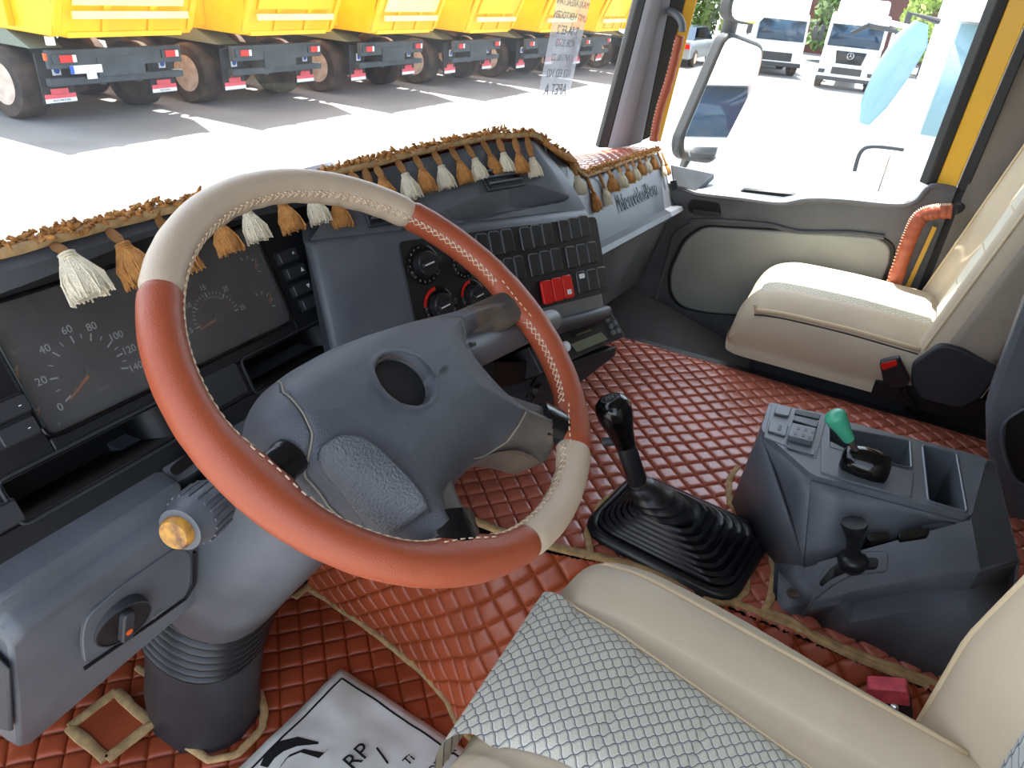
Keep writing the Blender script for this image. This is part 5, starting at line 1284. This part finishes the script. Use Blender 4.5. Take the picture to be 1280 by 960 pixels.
# the glass needs something real to look back at: outside of the cab is behind the camera's view
# ================================================================== vehicles outside
def wheel(par,c,r,wd,axx=V((1,0,0)),nm='wheel'):
    MB().lathe(c-axx*wd/2,axx,[(r*.60,0),(r*.92,0),(r,wd*.12),(r,wd*.88),(r*.92,wd),(r*.60,wd)],28).build(nm,TYR,par,angle=40)
    MB().lathe(c-axx*(wd/2+.004),axx,[(r*.60,0),(r*.56,.02),(r*.50,wd*.35),(r*.25,wd*.35),(r*.22,wd*.1),(r*.12,wd*.1),(r*.001,wd*.1)],24).build(nm+'_rim',RIMM,par)
def tipper(x,y,i,label):
    t=thing('dump_truck',label,'truck',(x,y,GZ),'yellow dump trucks parked in a row'); g=GZ
    P=lambda a,b,c_: V((x+a,y+b,g+c_))
    # chassis
    MB().box(P(0,4,.85),(.42,4.0,.14)).build('chassis',CHS,t)
    MB().box(P(0,.06,.98),(1.18,.05,.13)).build('rear_beam',CHS,t,bevel=.01)
    MB().box(P(0,.10,.66),(1.20,.06,.055)).build('under_run_bar',CHS,t,bevel=.01)
    for a in (-.33,.33): MB().box(P(a,.12,.80),(.05,.05,.22)).build('bracket',CHS,t)
    MB().prism([P(.12,.14,.62),P(.22,.14,.62),P(.55,.14,1.05),P(.42,.14,1.05)],(0,.05,0)).build('brace',CHS,t)
    for s in (-1,1):
        MB().box(P(s*.95,.30,.68),(.26,.012,.36)).build('mudflap',FLP,t)
        MB().box(P(s*.95,.27,.43),(.25,.006,.035)).build('flap_sign',PNK,t); MB().box(P(s*.95,.268,.37),(.25,.006,.03)).build('flap_sign',WPR,t)
        if i==0 : text('flap_lettering','0212 344 0 336' if s<0 else '0212 344 0',P(s*.95,.255,.372),X_,Z_,.045,INK,t)
        MB().box(P(s*.95,.27,.50),(.14,.006,.04)).build('flap_sign',PNK,t)
        if i>0: text('flap_lettering','NZT',P(s*.95,.255,.54),X_,Z_,.13,PNK,t,shear=.3)
        MB().box(P(s*.95,.0,.99),(.18,.02,.06)).build('tail_light_box',CHS,t)
        MB().box(P(s*.93,-.025,.99),(.10,.01,.05)).build('tail_light',RED,t); MB().box(P(s*.93+.13,-.025,.99),(.03,.01,.05)).build('tail_lamp',WPR,t)
        MB().box(P(s*.95+.02,.275,.80),(.07,.006,.075)).build('round_sign',WPR,t,bevel=.02); MB().lathe(P(s*.95+.02,.262,.80),V((0,-1,0)),[(.05,0),(.04,.003),(.001,.003)],12).build('sign_mark',BLU,t)
    if i==0:
        MB().box(P(-.62,-.0,.83),(.26,.008,.058)).build('number_plate',WHT,t); MB().box(P(-.86,-.008,.83),(.03,.006,.056)).build('plate_band',BLU,t)
        MB().box(P(-.55,-.0,.73),(.08,.008,.045)).build('plate_sticker',WPR,t)
        MB().box(P(-1.20,.05,1.02),(.02,.02,.05)).build('side_marker',ORP,t); MB().box(P(-1.1,.0,1.24),(.05,.04,.06)).build('side_lamp',WPR,t)
    for (b_,n_) in ((1.15,'rear'),(2.55,'rear'),(5.9,'mid'),(7.6,'front')):
        for s in (-1,1): wheel(t,P(s*1.06,b_,.53),.53,.34 if n_!='rear' else .46,V((1,0,0)) if s<0 else V((-1,0,0)),'wheel')
    # tipper body with sloping tail, overhang lengthened for its ground shadow
    zb,zt_=1.32,2.95
    prof=[(-.25,zb),(5.8,zb),(5.9,zt_),(-.95,zt_),(-.45,zb+.5)]
    MB().prism([P(-1.22,b,c_) for b,c_ in prof],(2.44,0,0)).build('tipper_body',TIP,t,bevel=.02)
    MB().prism([P(-1.0,-.30,zb-.02),P(1.0,-.30,zb-.02),P(1.0,-.30,zb+.06),P(-1.0,-.30,zb+.06)],(0,.2,0)).build('tail_lip',TIP,t,bevel=.01)
    MB().prism([P(-.95,-.475,zb+.42),P(.95,-.475,zb+.42),P(.95,-.90,zb+1.4),P(-.95,-.90,zb+1.4)],(0,.05,0)).build('tail_panel',TIPW if i in (0,2) else TIP,t,bevel=.01)
    MB().box(P(0,-.49,zb+.30),(1.0,.02,.05)).build('tail_stripe',TIPW,t)
    for a in (-1.16,-.4,.4,1.16): MB().prism([P(a-.06,-.30,zb+.05),P(a-.06,-.50,zb+.5),P(a-.06,-1.0,zt_),P(a-.06,-.85,zt_),P(a-.06,-.40,zb+.5)],(.12,0,0)).build('tail_rib',TIP,t,bevel=.01)
    for k in range(6): MB().box(P(-1.27,.6+k*.95,zb+.85),(.05,.05,.78)).build('side_rib',TIP,t,bevel=.01)
    MB().prism([P(-1.2,.35,1.10),P(-1.2,2.4,1.10),P(-1.2,2.4,1.30),P(-1.2,.9,1.34)],(.5,0,0)).build('rear_wing',mat('wing_green_grey',(120,130,116),.6) if i==0 else MATS['wing_green_grey'],t)
    MB().box(P(0,7.3,1.95),(1.22,.85,1.1)).build('cab',TIP,t,bevel=.08)
labs=['yellow dump truck nearest on the left, number plate on its rear beam','yellow dump truck second from the left beyond the windscreen','yellow dump truck third from the left in the parked row','yellow dump truck fourth from the left in the parked row','yellow dump truck fifth from the left, partly behind the notice','yellow dump truck sixth from the left behind the notice','last yellow dump truck beside the windscreen pillar']
for i in range(7): tipper(7.08+3.13*i,10.9-.416*i,i,labs[i])
def cabtruck(x,y,hd,sc_,label,box=False,cyan=False,group=None):
    t=thing('box_truck' if box else 'tractor_truck',label,'truck',(x,y,GZ)); ca,sa=math.cos(hd),math.sin(hd)
    def P(a,b,c_): return V((x+(a*ca-b*sa)*sc_,y+(a*sa+b*ca)*sc_,GZ+c_*sc_))     # a forward, b left
    def bx(a0,a1,b0,b1,c0,c1,n_,m,bv=.02,tp=0):
        MB().add([P(a0,b0,c0),P(a1,b0,c0),P(a1,b1,c0),P(a0,b1,c0),P(a0,b0,c1),P(a1-tp,b0*.97,c1),P(a1-tp,b1*.97,c1),P(a0,b1,c1)],[(0,3,2,1),(4,5,6,7),(0,1,5,4),(1,2,6,5),(2,3,7,6),(3,0,4,7)]).build(n_,m,t,bevel=bv*sc_)
    w_=1.2 if not box else 1.0; h=3.0 if not box else 2.2
    bx(-2.0,0,-w_,w_,.45,1.75 if not box else 1.2,'cab_lower',WHT,.06); bx(-2.0,-.02,-w_,w_,1.7 if not box else 1.15,h,'cab_upper',WHT,.08,.25)
    # windscreen
    z0,z1=(1.72,2.55) if not box else (1.25,1.95)
    MB().add([P(.015,-w_*.88,z0),P(.015,w_*.88,z0),P(-.13,w_*.86,z1),P(-.13,-w_*.86,z1)],[(0,1,2,3)]).build('windscreen',CYG if cyan else WSG,t,solid=.02)
    bx(-.25,.10,-w_*.92,w_*.92,z1+.02,z1+.12,'sun_visor',WPR,.02)
    if not box:
        bx(-1.7,-.35,-w_*.85,w_*.85,2.95,3.55,'roof_fairing',WHT,.12,.35)
        MB().add([P(.02,-.62,1.55),P(.02,.62,1.55),P(.02,.52,1.05),P(.02,-.52,1.05)],[(0,1,2,3)]).build('grille',SWT,t,solid=.03)
        for k in range(3): bx(.03,.045,-.58+.03*k,.58-.03*k,1.42-.13*k,1.45-.13*k,'grille_bar',GREYT,0)
        c=P(.06,0,1.38); fwd=(P(1,0,0)-P(0,0,0)).normalized(); lf=(P(0,1,0)-P(0,0,0)).normalized()
        MB().tube([c+lf*(.13*sc_*math.cos(f*PI/10))+Z_*(.13*sc_*math.sin(f*PI/10)) for f in range(21)],.014*sc_,6).build('emblem_ring',CHR,t)
        for f in (90,210,330): MB().tube([c,c+lf*(.13*sc_*math.cos(math.radians(f)))+Z_*(.13*sc_*math.sin(math.radians(f)))],[.02*sc_,.006*sc_],6).build('emblem_spoke',CHR,t)
        bx(0,.03,-.62,.62,.62,.90,'lower_grille',SWT,.01)
        for s in (-1,1): bx(0,.035,s*1.02-.13,s*1.02+.13,.62,.78,'headlight',SWT,.01)
    else:
        bx(0,.03,-.6,.6,.55,.85,'grille',SWT,.01)
        for s in (-1,1): bx(0,.035,s*.8-.12,s*.8+.12,.6,.8,'headlight',WPR,.01)
        bx(-7.0,-2.05,-1.25,1.25,.9,3.4,'cargo_box',WHT,.02)
    bx(-.1,.06,-w_,w_,.35,.50,'bumper',PLD,.02)
    for s in (-1,1):
        MB().tube([P(-.15,s*w_,z1),P(.05,s*(w_+.22),z1+.04),P(.05,s*(w_+.24),z0+.1)],.025*sc_,8).build('mirror_arm',PLD,t)
        bx(0,.10,s*(w_+.22)-.09,s*(w_+.22)+.09,z0+.15,z1-.1,'mirror_housing',WPR if cyan else PLD,.02)
        for a in (-.9,-3.6): wheel(t,P(a,s*(w_-.15),.5),.5*sc_,.3*sc_,(P(0,-s,0)-P(0,0,0)).normalized())
    bx(-5.5,-2.0,-.45,.45,.6,.9,'chassis',CHS,.01)
    return t
cabtruck(28.3,1.6,math.radians(184),.8,'white tractor truck facing the cab with dark grille across the yard')
cabtruck(30.5,4.4,math.radians(198),1.0,'white box truck parked left of the tractor truck across the yard',box=True)
ntk=cabtruck(6.0,-1.66,math.radians(180),1.0,'white truck close by on the right with cyan tinted windscreen',cyan=True)
MB().tube([AX(1152,28,5.5),AX(1140,50,5.5),AX(1115,90,5.5),AX(1092,130,5.5),AX(1080,155,5.5)],[.05,.12,.13,.10,.04],12,flat=.5).build('long_mirror',CYG,ntk)
MB().tube([AX(1062,22,5.6),AX(1110,28,5.6),AX(1150,38,5.8)],.02,8).build('mirror_arm',WPR,ntk); MB().tube([AX(1064,42,5.6),AX(1085,32,5.6),AX(1118,38,5.6),AX(1145,62,5.8)],.018,8).build('mirror_arm',GREYT,ntk)
MB().tube(smoothpath([AX(1068,214,4.6),AX(1076,190,4.6),AX(1092,183,4.6),AX(1130,187,4.6)],5),.014,8).build('guard_loop',PLD,ntk)
cabtruck(3.7,-8.6,math.radians(97),.85,'white truck with orange side bars seen reflected in the wing mirror')
_t=[o for o in COL.objects if o.name.startswith('tractor_truck') and o.location.y<-5][0]
for s in (-1,1): MB().box((3.7+s*1.05,-8.5,GZ+2.0),(.06,.06,.9)).build('orange_bar',ORP,_t)
MB().box((3.7,-8.5,GZ+2.95),(1.1,.06,.07)).build('orange_bar',YEL,_t)
# silver car
cx0=V((31,8.2,GZ)); ct=thing('parked_car','silver car seen from behind left of the wing mirror','car',cx0)
MB().loft([[cx0+V((a,b*.85,z)) for b,z in ((-1,.3),(-1.02,.7),(-.95,.95),(.95,.95),(1.02,.7),(1,.3))] for a in (-2.1,-2,2,2.1)]).build('body',CAR,ct,bevel=.05)
MB().loft([[cx0+V((a*k,b*.8*k2,z)) for b in (-1,1)]+[cx0+V((a*k,b*.8*k2,z+.01)) for b in (1,-1)] for a,k,k2,z in ((-1.6,1,1,.94),(-1.1,1,.85,1.4),(.6,1,.85,1.42),(1.4,1,1,.95))]).build('cabin',WSG,ct)
MB().box(cx0+V((-2.1,.62,.75)),(.03,.18,.08)).build('tail_light',RED,ct); MB().box(cx0+V((-2.1,-.62,.75)),(.03,.18,.08)).build('tail_light',RED,ct); MB().box(cx0+V((-2.12,0,.6)),(.02,.25,.06)).build('number_plate',WPR,ct)
for a in (-1.3,1.3):
    for b in (-.8,.8): wheel(ct,cx0+V((a,b,.32)),.32,.2,V((0,1,0)) if b<0 else V((0,-1,0)))
# bushes and trees at the edge of the yard
def bush(x,y,z,rx,rz,n,m,label,seed):
    random.seed(seed); mb=MB(); 
    for k in range(n):
        u=random.uniform(0,2*PI); q=random.uniform(-.3,1); r=(1-q*q)**.5 if abs(q)<1 else 0; s=random.uniform(.7,1.05)
        c=V((x+rx*r*math.cos(u)*s,y+rx*r*math.sin(u)*s,z+rz*(.35+.65*q)*s)); a=V((random.uniform(-1,1),random.uniform(-1,1),random.uniform(-1,1))).normalized()*.22; b=a.orthogonal().normalized()*.12
        mb.add([c-a,c-b,c+a,c+b],[(0,1,2,3)])
    t=thing('bush',label,'bush',(x,y,GZ)); o=mb.build('foliage',m,t,angle=180); o['kind']='stuff'
    MB().tube([(x,y,GZ),(x,y,z+rz*.3)],[.12,.06],8).build('stem',STL if 0 else CHS,t)
blist=[(41,10.9,'leafy green bush behind the silver car'),(41,7.6,'leafy green bush between the silver car and box truck'),(42.5,3.3,'yellow green bush between the box truck and tractor truck'),(40,-.8,'yellow green bush just right of the white tractor truck'),(44,14.6,'green bush at the far left of the passenger window'),(43,-4.6,'green bush behind the nearby white truck')]
for i,(x,y,lab) in enumerate(blist): bush(x,y,GZ,1.5,4.6,1300,LEAF if i%2 else LEAF2,lab,i)
hb_=thing('far_building','low red brown building wall far behind the white trucks','building',(44,-3,GZ))
MB().box((49,-2,GZ+3),(.4,9,3)).build('wall',ROOFR,hb_)
MB().box((49,-2,GZ+6.1),(1.0,9.4,.12)).build('roof_edge',CHS,hb_)

# ------------------------------------------------------------------ kinds that repeat share a group
for pre,g in (('bush','bushes along the far edge of the yard'),('seat_belt_buckle','seat belt buckles beside the seats'),('grab_handle','leather wrapped grab handles by the passenger door'),('tractor_truck','white tractor trucks parked in the yard')):
    for o in COL.objects:
        if o.parent is None and o.name.split('.')[0]==pre: o['group']=g
